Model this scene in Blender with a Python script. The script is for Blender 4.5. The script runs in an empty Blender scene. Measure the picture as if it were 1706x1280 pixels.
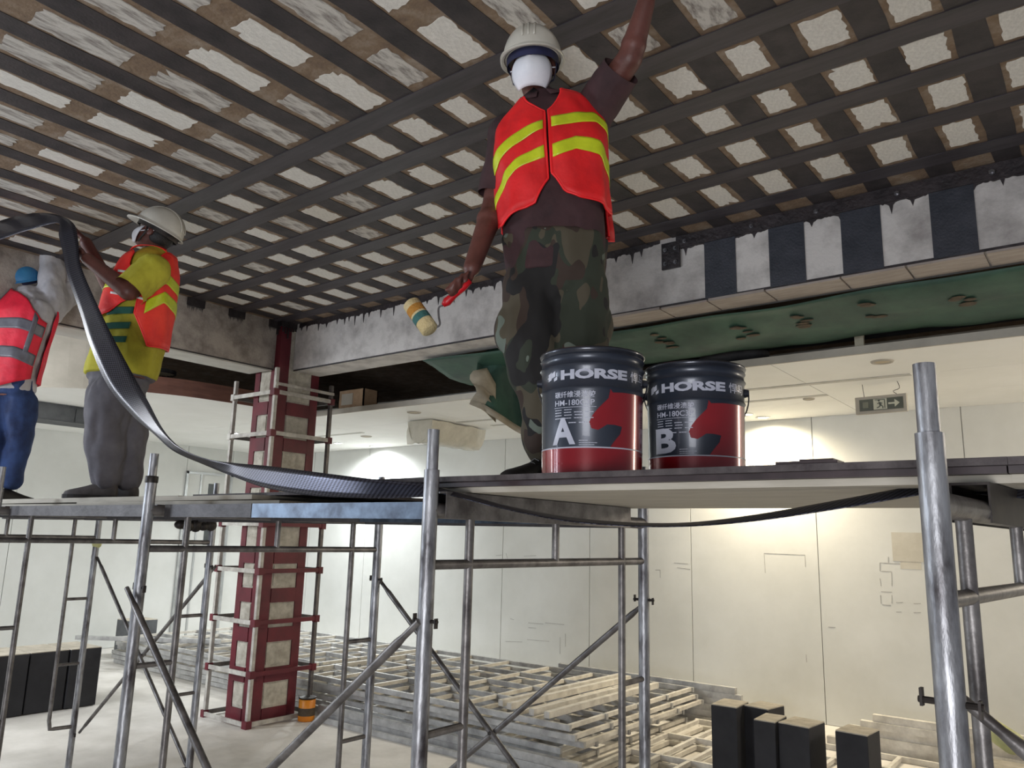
import bpy, bmesh, math, random
from mathutils import Vector, Matrix, Quaternion, noise as mnoise

random.seed(11)
scene = bpy.context.scene
C = scene.collection
PI = math.pi

# ------------------------------------------------------------------ camera
CAM = Vector((0.0, 0.0, 1.75))
PITCH, YAW, ROLL, FPX = math.radians(11.13), math.radians(-37.86), math.radians(1.46), 1298.3
FW = Vector((math.sin(YAW)*math.cos(PITCH), math.cos(YAW)*math.cos(PITCH), math.sin(PITCH)))
_rt = Vector((math.cos(YAW), -math.sin(YAW), 0))
_up = _rt.cross(FW)
RT = _rt*math.cos(ROLL) + _up*math.sin(ROLL)
UP = -_rt*math.sin(ROLL) + _up*math.cos(ROLL)
HEAD = Vector((math.sin(YAW), math.cos(YAW), 0))
cam_d = bpy.data.cameras.new('camera')
cam_d.sensor_fit = 'HORIZONTAL'; cam_d.sensor_width = 36.0
cam_d.lens = 36.0*FPX/1706.0
cam_d.clip_start = 0.05; cam_d.clip_end = 100
cam = bpy.data.objects.new('camera', cam_d); C.objects.link(cam)
m = Matrix((RT, UP, -FW)).transposed().to_4x4(); m.translation = CAM
cam.matrix_world = m
scene.camera = cam

# ------------------------------------------------------------------ view + world + large lights
vs = scene.view_settings
vs.view_transform = 'Standard'; vs.look = 'None'; vs.gamma = 1.0; vs.use_curve_mapping = False
vs.exposure = 0.0
scene.display_settings.display_device = 'sRGB'
w = bpy.data.worlds.new('world'); scene.world = w; w.use_nodes = True
bg = w.node_tree.nodes['Background']
bg.inputs[0].default_value = (0.80, 0.86, 1.0, 1); bg.inputs[1].default_value = 0.24

def area_light(name, loc, target, size, power, col, sy=None):
    l = bpy.data.lights.new(name, 'AREA'); l.energy = power; l.color = col
    l.size = size
    if sy: l.shape = 'RECTANGLE'; l.size_y = sy
    o = bpy.data.objects.new(name, l); C.objects.link(o); o.location = loc
    d = Vector(target)-Vector(loc); o.rotation_euler = d.to_track_quat('-Z', 'Y').to_euler()
    return o
# unseen area lights: cool light from the left, the others added as fill
area_light('unseen_light', (-6.6, -1.8, 2.4), (-3.6, 3.0, 2.4), 0.9, 105, (0.80, 0.88, 1.0))
area_light('unseen_light', (0.5, -2.9, 0.8), (-1.3, 3.2, 3.8), 1.5, 150, (0.97, 0.97, 1.0))  # added fill behind the viewer, aimed up to brighten the ceiling
area_light('added_bay_fill', (-9.6, -0.9, 2.9), (-10.0, 5.2, 0.3), 1.0, 115, (0.93, 0.97, 1.0))  # added fill out of view, lifts the left wall and floor
area_light('added_bay_fill', (-8.3, 1.1, 3.2), (-8.2, 2.2, 0.0), 0.9, 85, (0.95, 0.98, 1.0))  # added fill pointing down, brightens the floor at left
area_light('added_bay_fill', (2.4, 6.7, 2.8), (-4.0, 7.2, 0.4), 1.0, 95, (1.0, 0.88, 0.72))  # added warm fill out of view, rakes along the back wall

# ------------------------------------------------------------------ colour + materials
def lin(c):
    c /= 255.0
    return c/12.92 if c <= 0.04045 else ((c+0.055)/1.055)**2.4
def rgb(r, g, b): return (lin(r), lin(g), lin(b), 1.0)

def pmat(name, c1, c2=None, scale=8.0, rough=0.7, metal=0.0, bump=0.0, bscale=None, detail=6.0, lo=0.35, hi=0.65, spec=0.5, coat=0.0, c3=None, stretch=None, trans=0.0, alpha=1.0, sheen=0.0):
    """procedural noise material in object space"""
    mt = bpy.data.materials.new(name); mt.use_nodes = True
    nt = mt.node_tree; n = nt.nodes; L = nt.links
    b = n['Principled BSDF']
    b.inputs['Roughness'].default_value = rough
    b.inputs['Metallic'].default_value = metal
    b.inputs['Specular IOR Level'].default_value = spec
    b.inputs['Coat Weight'].default_value = coat
    if trans: b.inputs['Transmission Weight'].default_value = trans
    if alpha < 1: b.inputs['Alpha'].default_value = alpha
    if sheen: b.inputs['Sheen Weight'].default_value = sheen
    if c2 is None:
        c2 = tuple(x*0.82 for x in c1[:3])+(1,)
    tc = n.new('ShaderNodeTexCoord'); mp = n.new('ShaderNodeMapping')
    L.new(tc.outputs['Object'], mp.inputs['Vector'])
    if stretch: mp.inputs['Scale'].default_value = stretch
    nz = n.new('ShaderNodeTexNoise'); nz.inputs['Scale'].default_value = scale; nz.inputs['Detail'].default_value = detail
    nz.inputs['Roughness'].default_value = 0.62
    L.new(mp.outputs['Vector'], nz.inputs['Vector'])
    cr = n.new('ShaderNodeValToRGB')
    cr.color_ramp.elements[0].position = lo; cr.color_ramp.elements[0].color = c1
    cr.color_ramp.elements[1].position = hi; cr.color_ramp.elements[1].color = c2
    if c3 is not None:
        e = cr.color_ramp.elements.new(0.5*(lo+hi)); e.color = c3
    L.new(nz.outputs['Fac'], cr.inputs['Fac'])
    L.new(cr.outputs['Color'], b.inputs['Base Color'])
    if bump:
        nb = n.new('ShaderNodeTexNoise'); nb.inputs['Scale'].default_value = bscale or scale*4; nb.inputs['Detail'].default_value = 4
        L.new(mp.outputs['Vector'], nb.inputs['Vector'])
        bp = n.new('ShaderNodeBump'); bp.inputs['Strength'].default_value = bump; bp.inputs['Distance'].default_value = 0.01
        L.new(nb.outputs['Fac'], bp.inputs['Height']); L.new(bp.outputs['Normal'], b.inputs['Normal'])
    return mt

def emat(name, col, strength):
    mt = bpy.data.materials.new(name); mt.use_nodes = True
    nt = mt.node_tree; b = nt.nodes['Principled BSDF']
    b.inputs['Base Color'].default_value = (0.8, 0.8, 0.8, 1)
    b.inputs['Emission Color'].default_value = col
    b.inputs['Emission Strength'].default_value = strength
    return mt

M = {}
M['slab'] = pmat('glue_stained_slab', rgb(104, 87, 73), rgb(146, 133, 118), 9, 0.85, bump=0.5, bscale=60, c3=rgb(124, 104, 84), lo=0.3, hi=0.7)
M['patch'] = pmat('bare_plaster', rgb(204, 201, 194), rgb(226, 223, 216), 10, 0.9, bump=0.35, bscale=45)
M['patch2'] = pmat('smeared_plaster', rgb(116, 108, 102), rgb(196, 192, 185), 4, 0.9, bump=0.35, bscale=45, lo=0.36, hi=0.56, detail=14, stretch=(1, 0.6, 1))
M['fibreA'] = pmat('fibre_strip_glossy', rgb(48, 44, 48), rgb(68, 63, 68), 2.5, 0.5, bump=0.1, bscale=120, stretch=(1, 8, 1))
M['fibreB'] = pmat('fibre_strip_matt', rgb(38, 34, 37), rgb(62, 56, 57), 6, 0.6, bump=0.2, bscale=70, detail=8)
M['glue'] = pmat('dark_glue', rgb(34, 30, 32), rgb(58, 52, 54), 12, 0.4, bump=0.5, bscale=40)
M['beam'] = pmat('beam_concrete', rgb(200, 196, 192), rgb(150, 145, 142), 5, 0.85, bump=0.3, bscale=50, detail=10, lo=0.42, hi=0.72)
M['beamdark'] = pmat('beam_concrete_rough', rgb(172, 164, 157), rgb(118, 111, 106), 7, 0.9, bump=0.6, bscale=40, detail=10, lo=0.4, hi=0.7)
M['beamwrap'] = pmat('fibre_wrap', rgb(38, 42, 50), rgb(58, 60, 68), 7, 0.45, bump=0.25, bscale=70)
M['ply'] = pmat('plywood_edge', rgb(166, 156, 148), rgb(146, 136, 128), 6, 0.8, stretch=(1, 6, 6))
M['floor'] = pmat('dusty_screed', rgb(220, 216, 209), rgb(196, 192, 184), 2.2, 0.75, bump=0.15, bscale=30, detail=9)
M['wall'] = pmat('painted_board', rgb(210, 211, 207), rgb(200, 201, 196), 1.3, 0.62, bump=0.04, bscale=30)
M['joint'] = pmat('board_joint', rgb(200, 199, 193), rgb(188, 187, 180), 6, 0.9)
M['wallup'] = pmat('rough_wall', rgb(120, 116, 112), rgb(92, 90, 88), 3, 0.9)
M['susp'] = pmat('ceiling_board', rgb(240, 240, 237), rgb(234, 234, 230), 1.6, 0.7)
M['fascia'] = pmat('brown_fascia', rgb(128, 88, 74), rgb(104, 70, 60), 4, 0.7, stretch=(1, 1, 5))
M['beige'] = pmat('beige_soffit', rgb(186, 180, 168), rgb(168, 162, 150), 3, 0.8)
M['galv'] = pmat('galvanised_tube', rgb(164, 166, 170), rgb(70, 66, 68), 24, 0.42, 0.6, bump=0.2, bscale=70, detail=10, lo=0.38, hi=0.68, stretch=(1, 1, 0.3))
M['galvdark'] = pmat('worn_tube', rgb(132, 129, 127), rgb(80, 76, 75), 12, 0.42, 0.5, bump=0.15, bscale=50, detail=9)
M['galvplank'] = pmat('galvanised_plank', rgb(98, 112, 128), rgb(62, 70, 82), 14, 0.42, 0.6, detail=5)
M['steeldark'] = pmat('dirty_steel', rgb(88, 86, 88), rgb(62, 60, 62), 10, 0.55, 0.3, bump=0.2)
M['iron'] = pmat('black_iron', rgb(34, 32, 32), rgb(60, 54, 50), 14, 0.5, 0.5)
M['boardtop'] = pmat('stained_ply', rgb(52, 45, 47), rgb(84, 78, 78), 16, 0.7, detail=9, bump=0.3)
M['boardlight'] = pmat('pale_ply', rgb(188, 182, 168), rgb(166, 160, 146), 4, 0.75, stretch=(1, 7, 7))
M['boardedge'] = pmat('dark_film_ply', rgb(46, 36, 38), rgb(66, 54, 56), 9, 0.5)
M['maroon'] = pmat('maroon_primer', rgb(106, 28, 42), rgb(82, 20, 32), 5, 0.5, bump=0.1)
M['colconc'] = pmat('column_concrete', rgb(196, 192, 180), rgb(160, 154, 142), 14, 0.9, bump=0.5, detail=9)
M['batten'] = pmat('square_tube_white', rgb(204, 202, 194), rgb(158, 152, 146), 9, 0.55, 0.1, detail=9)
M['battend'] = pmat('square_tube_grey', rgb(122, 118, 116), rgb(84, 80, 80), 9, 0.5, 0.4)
M['lattice'] = pmat('lattice_tube', rgb(222, 218, 208), rgb(182, 177, 168), 7, 0.5, 0.1, detail=8)
M['latticed'] = pmat('lattice_rail', rgb(190, 190, 188), rgb(146, 145, 144), 7, 0.45, 0.25, detail=8)
M['black'] = pmat('black_block', rgb(30, 30, 34), rgb(44, 44, 48), 5, 0.75, bump=0.1)
M['dust'] = pmat('dusty_top', rgb(196, 188, 172), rgb(166, 158, 142), 10, 0.9)
M['greybox'] = pmat('grey_block', rgb(96, 98, 100), rgb(76, 78, 80), 5, 0.8)
M['tarp'] = pmat('green_tarp', rgb(58, 90, 74), rgb(40, 66, 56), 3, 0.6, bump=0.4, bscale=8, detail=6)
M['tarpback'] = pmat('tarp_hem', rgb(164, 154, 134), rgb(140, 130, 110), 6, 0.7)
M['stain'] = pmat('brown_stain', rgb(66, 56, 44), rgb(88, 74, 56), 14, 0.8)
M['void'] = pmat('dusty_pipe', rgb(62, 62, 64), rgb(40, 40, 42), 6, 0.7)
M['hanger'] = pmat('cream_hanger', rgb(176, 170, 150), rgb(150, 146, 128), 6, 0.7)
M['white'] = pmat('white_plastic', rgb(226, 226, 224), rgb(214, 214, 210), 4, 0.45)
M['helmet'] = pmat('helmet_white', rgb(202, 199, 188), rgb(188, 185, 174), 5, 0.35, coat=0.3)
M['mask'] = pmat('mask_white', rgb(234, 236, 242), rgb(222, 226, 234), 10, 0.8, bump=0.1, bscale=200)
M['navystrap'] = pmat('navy_strap', rgb(32, 36, 74), rgb(26, 28, 56), 20, 0.7)
M['skin'] = pmat('skin', rgb(104, 62, 54), rgb(86, 50, 43), 14, 0.5, bump=0.08, bscale=120)
M['skinpale'] = pmat('skin_lighter', rgb(150, 104, 90), rgb(130, 84, 72), 14, 0.5, bump=0.08, bscale=120)
M['hair'] = pmat('black_hair', rgb(22, 20, 20), rgb(34, 30, 28), 60, 0.6, bump=0.4, bscale=150)
M['eye'] = pmat('eye_white', rgb(140, 128, 120), rgb(126, 116, 108), 10, 0.3)
M['pupil'] = pmat('eye_dark', rgb(24, 18, 16), rgb(30, 22, 18), 10, 0.2)
M['brownshirt'] = pmat('maroon_brown_cotton', rgb(70, 45, 48), rgb(50, 32, 35), 7, 0.85, bump=0.35, bscale=20)
M['yellowshirt'] = pmat('mustard_cotton', rgb(186, 180, 56), rgb(158, 150, 44), 6, 0.85, bump=0.35, bscale=20)
M['greyshirt'] = pmat('pale_grey_cotton', rgb(196, 194, 196), rgb(166, 164, 168), 6, 0.85, bump=0.4, bscale=18)
M['vestred'] = pmat('fluorescent_red_mesh', rgb(236, 30, 34), rgb(206, 22, 28), 9, 0.6, bump=0.3, bscale=24)
M['vestorange'] = pmat('fluorescent_orange_mesh', rgb(246, 58, 40), rgb(226, 38, 36), 9, 0.6, bump=0.3, bscale=24)
M['vestpink'] = pmat('fluorescent_pink_red', rgb(238, 34, 62), rgb(212, 26, 52), 9, 0.6, bump=0.3, bscale=24)
M['reflex'] = pmat('lime_reflective', rgb(206, 218, 40), rgb(186, 200, 34), 16, 0.35, bump=0.1, bscale=80)
M['reflexgrey'] = pmat('grey_reflective', rgb(108, 108, 116), rgb(92, 92, 100), 16, 0.35)
M['piping'] = pmat('red_piping', rgb(252, 40, 44), rgb(240, 32, 38), 16, 0.5)
M['greytrouser'] = pmat('grey_trousers', rgb(104, 102, 108), rgb(80, 78, 84), 5, 0.85, bump=0.5, bscale=12)
M['denim'] = pmat('blue_denim', rgb(48, 72, 120), rgb(26, 38, 72), 5, 0.85, bump=0.5, bscale=14, detail=8)
M['shoeblack'] = pmat('black_leather', rgb(24, 23, 25), rgb(36, 34, 36), 12, 0.5, bump=0.2)
M['shoegrey'] = pmat('grey_canvas', rgb(92, 88, 88), rgb(70, 66, 66), 12, 0.8, bump=0.2)
M['sole'] = pmat('rubber_sole', rgb(52, 50, 50), rgb(38, 36, 36), 10, 0.8)
M['bluecap'] = pmat('blue_cap', rgb(66, 140, 190), rgb(44, 110, 164), 8, 0.5)
M['greenprint'] = pmat('dark_green_print', rgb(28, 92, 76), rgb(22, 76, 64), 8, 0.8)
M['carbon'] = pmat('woven_carbon', rgb(30, 31, 40), rgb(40, 40, 50), 14, 0.30, 0.8, spec=0.9)
M['pailblue'] = pmat('navy_enamel', rgb(46, 52, 64), rgb(54, 60, 72), 4, 0.33, 0.25, coat=0.12)
M['pailred'] = pmat('red_enamel', rgb(146, 20, 30), rgb(132, 16, 26), 4, 0.25, 0.15, coat=0.5)
M['pailtext'] = pmat('pale_print', rgb(186, 190, 204), rgb(170, 174, 190), 20, 0.35)
M['pailrim'] = pmat('pail_rim', rgb(58, 62, 72), rgb(44, 46, 54), 8, 0.28, 0.5, coat=0.3)
M['wire'] = pmat('steel_wire', rgb(156, 156, 160), rgb(120, 120, 124), 20, 0.3, 0.85)
M['redplastic'] = pmat('red_plastic', rgb(206, 22, 34), rgb(182, 16, 28), 10, 0.4)
M['fleece'] = pmat('cream_fleece', rgb(214, 200, 160), rgb(196, 176, 126), 10, 0.95, bump=0.6, bscale=120)
M['fleeceamber'] = pmat('amber_fleece', rgb(186, 134, 58), rgb(168, 116, 48), 10, 0.95, bump=0.6, bscale=120)
M['fleecegreen'] = pmat('teal_fleece', rgb(64, 112, 108), rgb(54, 96, 94), 10, 0.95, bump=0.6, bscale=120)
M['orange'] = pmat('orange_can', rgb(222, 142, 34), rgb(204, 118, 24), 6, 0.4)
M['signgrey'] = pmat('sign_face', rgb(134, 136, 120), rgb(112, 114, 100), 8, 0.3)
M['signdark'] = pmat('sign_unlit', rgb(96, 100, 90), rgb(82, 86, 78), 8, 0.3)
M['signpale'] = pmat('sign_pictogram', rgb(206, 206, 188), rgb(196, 196, 178), 8, 0.4)
M['card'] = pmat('cardboard', rgb(176, 150, 122), rgb(150, 124, 98), 6, 0.85)
M['film'] = pmat('plastic_film', rgb(218, 214, 200), rgb(198, 194, 180), 7, 0.25, bump=0.8, bscale=9, alpha=0.82)
M['pencil'] = pmat('pencil', rgb(172, 171, 167), rgb(150, 149, 146), 20, 0.9)
M['paintpatch'] = pmat('grey_primer_patch', rgb(196, 192, 180), rgb(186, 181, 168), 8, 0.9)
M['yellowmark'] = pmat('yellow_marker', rgb(206, 200, 70), rgb(190, 184, 64), 8, 0.8)
M['dooralu'] = pmat('aluminium', rgb(184, 186, 186), rgb(160, 162, 162), 5, 0.35, 0.6)
M['slit'] = pmat('dark_glass', rgb(70, 74, 74), rgb(56, 60, 60), 5, 0.2)
M['roll'] = pmat('yellow_green_film_roll', rgb(206, 206, 150), rgb(186, 186, 126), 7, 0.5)
M['lampglass'] = emat('lamp_diffuser_cool', (0.95, 0.98, 1.0, 1), 28)
M['lampwarm'] = emat('lamp_diffuser_warm', (1.0, 0.86, 0.64, 1), 28)
M['lampoff'] = pmat('unlit_diffuser', rgb(196, 180, 150), rgb(180, 164, 134), 8, 0.4)

def camo():
    mt = bpy.data.materials.new('camouflage'); mt.use_nodes = True
    nt = mt.node_tree; n = nt.nodes; L = nt.links; b = n['Principled BSDF']
    b.inputs['Roughness'].default_value = 0.85
    tc = n.new('ShaderNodeTexCoord'); mp = n.new('ShaderNodeMapping'); mp.inputs['Scale'].default_value = (1, 1, 0.62)
    L.new(tc.outputs['Object'], mp.inputs['Vector'])
    cols = None
    base = rgb(76, 70, 56); layers = [(7.5, 0.50, rgb(46, 52, 41), 0.0), (8.5, 0.53, rgb(56, 44, 37), 5.3), (9.5, 0.56, rgb(27, 26, 26), 11.7), (12.0, 0.68, rgb(100, 110, 100), 17.1)]
    prev = None
    for sc, th, c, off in layers:
        nz = n.new('ShaderNodeTexNoise'); nz.inputs['Scale'].default_value = sc; nz.inputs['Detail'].default_value = 1.5
        ad = n.new('ShaderNodeVectorMath'); ad.operation = 'ADD'; ad.inputs[1].default_value = (off, off*0.7, off*1.3)
        L.new(mp.outputs['Vector'], ad.inputs[0]); L.new(ad.outputs[0], nz.inputs['Vector'])
        cr = n.new('ShaderNodeValToRGB'); cr.color_ramp.interpolation = 'CONSTANT'
        cr.color_ramp.elements[0].color = (0, 0, 0, 1); cr.color_ramp.elements[1].color = (1, 1, 1, 1); cr.color_ramp.elements[1].position = th
        L.new(nz.outputs['Fac'], cr.inputs['Fac'])
        mx = n.new('ShaderNodeMix'); mx.data_type = 'RGBA'
        L.new(cr.outputs['Color'], mx.inputs['Factor'])
        if prev is None: mx.inputs['A'].default_value = base
        else: L.new(prev, mx.inputs['A'])
        mx.inputs['B'].default_value = c
        prev = mx.outputs['Result']
    L.new(prev, b.inputs['Base Color'])
    nb = n.new('ShaderNodeTexNoise'); nb.inputs['Scale'].default_value = 12; bp = n.new('ShaderNodeBump'); bp.inputs['Strength'].default_value = 0.5; bp.inputs['Distance'].default_value = 0.01
    L.new(mp.outputs['Vector'], nb.inputs['Vector']); L.new(nb.outputs['Fac'], bp.inputs['Height']); L.new(bp.outputs['Normal'], b.inputs['Normal'])
    return mt
M['camo'] = camo()
def weave():
    mt = M['carbon']; nt = mt.node_tree; n = nt.nodes; L = nt.links; b = n['Principled BSDF']
    tc = n.new('ShaderNodeTexCoord'); mp = n.new('ShaderNodeMapping'); mp.inputs['Rotation'].default_value = (0, 0, math.radians(32)); mp.inputs['Scale'].default_value = (1.0, 1.9, 1)
    L.new(tc.outputs['UV'], mp.inputs['Vector'])
    wv = n.new('ShaderNodeTexChecker'); wv.inputs['Scale'].default_value = 95
    L.new(mp.outputs['Vector'], wv.inputs['Vector'])
    mx = n.new('ShaderNodeMix'); mx.data_type = 'RGBA'
    mx.inputs['A'].default_value = rgb(24, 24, 33); mx.inputs['B'].default_value = rgb(72, 73, 86)
    L.new(wv.outputs['Fac'], mx.inputs['Factor']); L.new(mx.outputs['Result'], b.inputs['Base Color'])
    bp = n.new('ShaderNodeBump'); bp.inputs['Strength'].default_value = 0.5; bp.inputs['Distance'].default_value = 0.003
    L.new(wv.outputs['Fac'], bp.inputs['Height']); L.new(bp.outputs['Normal'], b.inputs['Normal'])
weave()

# ------------------------------------------------------------------ mesh helpers
WS = bpy.data.scenes.new('workshop')           # scratch scene: evaluates one temporary object at a time, removed at the end
def ws_graph():
    with bpy.context.temp_override(scene=WS, view_layer=WS.view_layers[0]):
        dg = bpy.context.evaluated_depsgraph_get(); dg.update(); return dg
def V(*a): return Vector(a)
class MB:
    """collects geometry for ONE mesh object"""
    def __init__(s): s.v = []; s.f = []; s.uv = None
    def add(s, vs, fs):
        o = len(s.v); s.v += [Vector(x) for x in vs]; s.f += [tuple(i+o for i in q) for q in fs]; return s
    def box(s, c, d, rz=0, R=None):
        hx, hy, hz = d[0]/2, d[1]/2, d[2]/2
        if R is None: R = Matrix.Rotation(rz, 3, 'Z')
        p = [R @ Vector((x, y, z)) + Vector(c) for x in (-hx, hx) for y in (-hy, hy) for z in (-hz, hz)]
        return s.add(p, [(0,1,3,2),(4,6,7,5),(0,4,5,1),(2,3,7,6),(0,2,6,4),(1,5,7,3)])
    def box2(s, a, b):
        return s.box([(a[i]+b[i])/2 for i in range(3)], [abs(b[i]-a[i]) for i in range(3)])
    def bar(s, a, b, wd, h, up=(0, 0, 1)):
        a, b = Vector(a), Vector(b); d = (b-a); L = d.length; d.normalize()
        u = Vector(up)
        if abs(d.dot(u)) > 0.95: u = Vector((0, 1, 0))
        x = d.cross(u).normalized(); z = x.cross(d)
        p = []
        for q in (a, b):
            for sx, sz in ((-1,-1),(1,-1),(1,1),(-1,1)): p.append(q + x*sx*wd/2 + z*sz*h/2)
        return s.add(p, [(0,1,2,3),(7,6,5,4),(0,4,5,1),(1,5,6,2),(2,6,7,3),(3,7,4,0)])
    def tube(s, pts, r, n=12, cap=True):
        pts = [Vector(p) for p in pts]; k = len(pts)
        rs = r if isinstance(r, (list, tuple)) else [r]*k
        ref = None; base = len(s.v)
        for i, p in enumerate(pts):
            d = (pts[min(i+1, k-1)] - pts[max(i-1, 0)]).normalized()
            if ref is None:
                ref = Vector((0, 0, 1)) if abs(d.z) < 0.9 else Vector((1, 0, 0))
            x = (ref - d*ref.dot(d)).normalized(); y = d.cross(x); ref = x
            for j in range(n):
                a = 2*PI*j/n; s.v.append(p + (x*math.cos(a) + y*math.sin(a))*rs[i])
        for i in range(k-1):
            for j in range(n):
                a = base+i*n+j; b_ = base+i*n+(j+1) % n
                s.f.append((a, b_, b_+n, a+n))
        if cap:
            s.f.append(tuple(base+j for j in reversed(range(n)))); s.f.append(tuple(base+(k-1)*n+j for j in range(n)))
        return s
    def lathe(s, prof, c=(0, 0, 0), n=48, cap=False):
        base = len(s.v); c = Vector(c)
        for r, z in prof:
            for j in range(n):
                a = 2*PI*j/n; s.v.append(c + Vector((r*math.cos(a), r*math.sin(a), z)))
        for i in range(len(prof)-1):
            for j in range(n):
                a = base+i*n+j; b_ = base+i*n+(j+1) % n
                s.f.append((a, b_, b_+n, a+n))
        if cap:
            s.f.append(tuple(base+j for j in reversed(range(n)))); s.f.append(tuple(base+(len(prof)-1)*n+j for j in range(n)))
        return s
    def ell(s, c, r, R=None, n=16, m_=10):
        c = Vector(c); R = R or Matrix.Identity(3); base = len(s.v)
        s.v.append(c + R @ Vector((0, 0, r[2])))
        for i in range(1, m_):
            th = PI*i/m_
            for j in range(n):
                a = 2*PI*j/n
                s.v.append(c + R @ Vector((r[0]*math.sin(th)*math.cos(a), r[1]*math.sin(th)*math.sin(a), r[2]*math.cos(th))))
        s.v.append(c + R @ Vector((0, 0, -r[2]))); last = len(s.v)-1
        for j in range(n): s.f.append((base, base+1+j, base+1+(j+1) % n))
        for i in range(m_-2):
            for j in range(n):
                a = base+1+i*n+j; b_ = base+1+i*n+(j+1) % n
                s.f.append((a, a+n, b_+n, b_))
        o = base+1+(m_-2)*n
        for j in range(n): s.f.append((o+j, last, o+(j+1) % n))
        return s
    def caps(s, a, b, ra, rb, n=14):
        """tapered limb segment with round ends"""
        s.ell(a, (ra, ra, ra), n=n, m_=8); s.ell(b, (rb, rb, rb), n=n, m_=8)
        s.tube([a, b], [ra, rb], n=n); return s
    def chain(s, pts, rs, n=14):
        for i in range(len(pts)-1): s.caps(pts[i], pts[i+1], rs[i], rs[i+1], n)
        return s
    def loft(s, rings, closed=True, cap=True):
        base = len(s.v); n = len(rings[0])
        for r in rings: s.v += [Vector(p) for p in r]
        for i in range(len(rings)-1):
            for j in range(n if closed else n-1):
                a = base+i*n+j; b_ = base+i*n+(j+1) % n
                s.f.append((a, b_, b_+n, a+n))
        if cap and closed:
            s.f.append(tuple(base+j for j in reversed(range(n)))); s.f.append(tuple(base+(len(rings)-1)*n+j for j in range(n)))
        return s
    def grid(s, rows):
        return s.loft(rows, closed=False, cap=False)
    def prism(s, poly, z0, z1):
        n = len(poly)
        vs_ = [(x, y, z0) for x, y in poly] + [(x, y, z1) for x, y in poly]
        return s.add(vs_, [tuple(reversed(range(n))), tuple(range(n, 2*n))] + [(i, (i+1) % n, n+(i+1) % n, n+i) for i in range(n)])
    def mesh(s, name, off=(0, 0, 0), smooth=False):
        me = bpy.data.meshes.new(name); o = Vector(off)
        me.from_pydata([tuple(p-o) for p in s.v], [], s.f)
        bm = bmesh.new(); bm.from_mesh(me); bmesh.ops.recalc_face_normals(bm, faces=bm.faces[:]); bm.to_mesh(me); bm.free()
        if smooth:
            me.polygons.foreach_set('use_smooth', [True]*len(me.polygons))
        me.update(); return me

def put(name, me, mt, parent=None):
    o = bpy.data.objects.new(name, me); C.objects.link(o)
    if mt is not None and len(me.materials) == 0: me.materials.append(M[mt] if isinstance(mt, str) else mt)
    if parent is not None: o.parent = parent
    return o
def tag(o, label=None, cat=None, group=None, kind=None):
    if label: o['label'] = label
    if cat: o['category'] = cat
    if group: o['group'] = group
    if kind: o['kind'] = kind
    return o
def thing(name, label, cat, loc=(0, 0, 0), rz=0.0, group=None):
    o = bpy.data.objects.new(name, None); C.objects.link(o); o.empty_display_size = 0.1
    o.location = loc; o.rotation_euler = (0, 0, rz)
    return tag(o, label, cat, group)
def part(name, mb, mt, parent, off=None, smooth=False):
    """mesh child; geometry is given in world space and moved to the parent's origin unless off is given"""
    if off is None: off = root_loc(parent)
    return put(name, mb.mesh(name, off, smooth), mt, parent)
def root_loc(o):
    while o.parent is not None: o = o.parent
    return o.location.copy()
def lone(name, mb, mt, label, cat, loc=(0, 0, 0), group=None, smooth=False, kind=None):
    o = put(name, mb.mesh(name, loc, smooth), mt); o.location = loc
    return tag(o, label, cat, group, kind)
def struct(name, mb, mt, label=None, cat=None):
    o = put(name, mb.mesh(name), mt); return tag(o, label, cat, None, 'structure')
def dup(root, loc, rz=0.0, label=None, group=None):
    def cp(o, parent):
        c = o.copy(); C.objects.link(c); c.parent = parent
        for ch in list(o.children): cp(ch, c)
        return c
    r = cp(root, None); r.location = loc; r.rotation_euler = (0, 0, rz)
    if label: r['label'] = label
    if group: r['group'] = group
    return r
def smooth_by_angle(o, ang=35):
    me = o.data
    me.polygons.foreach_set('use_smooth', [True]*len(me.polygons))
    try: me.set_sharp_from_angle(angle=math.radians(ang))
    except Exception: pass
def bevel(o, wd=0.003, seg=2):
    mo = o.modifiers.new('bevel', 'BEVEL'); mo.width = wd; mo.segments = seg; mo.limit_method = 'ANGLE'
def solid(o, t, off=0.0):
    mo = o.modifiers.new('solid', 'SOLIDIFY'); mo.thickness = t; mo.offset = off
def at(px, py, D):
    """point at horizontal forward distance D (metres) on the sight line of photo pixel px, py"""
    d = FW + RT*((px-853)/FPX) - UP*((py-640)/FPX)
    return CAM + d*(D/d.dot(HEAD))
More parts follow.
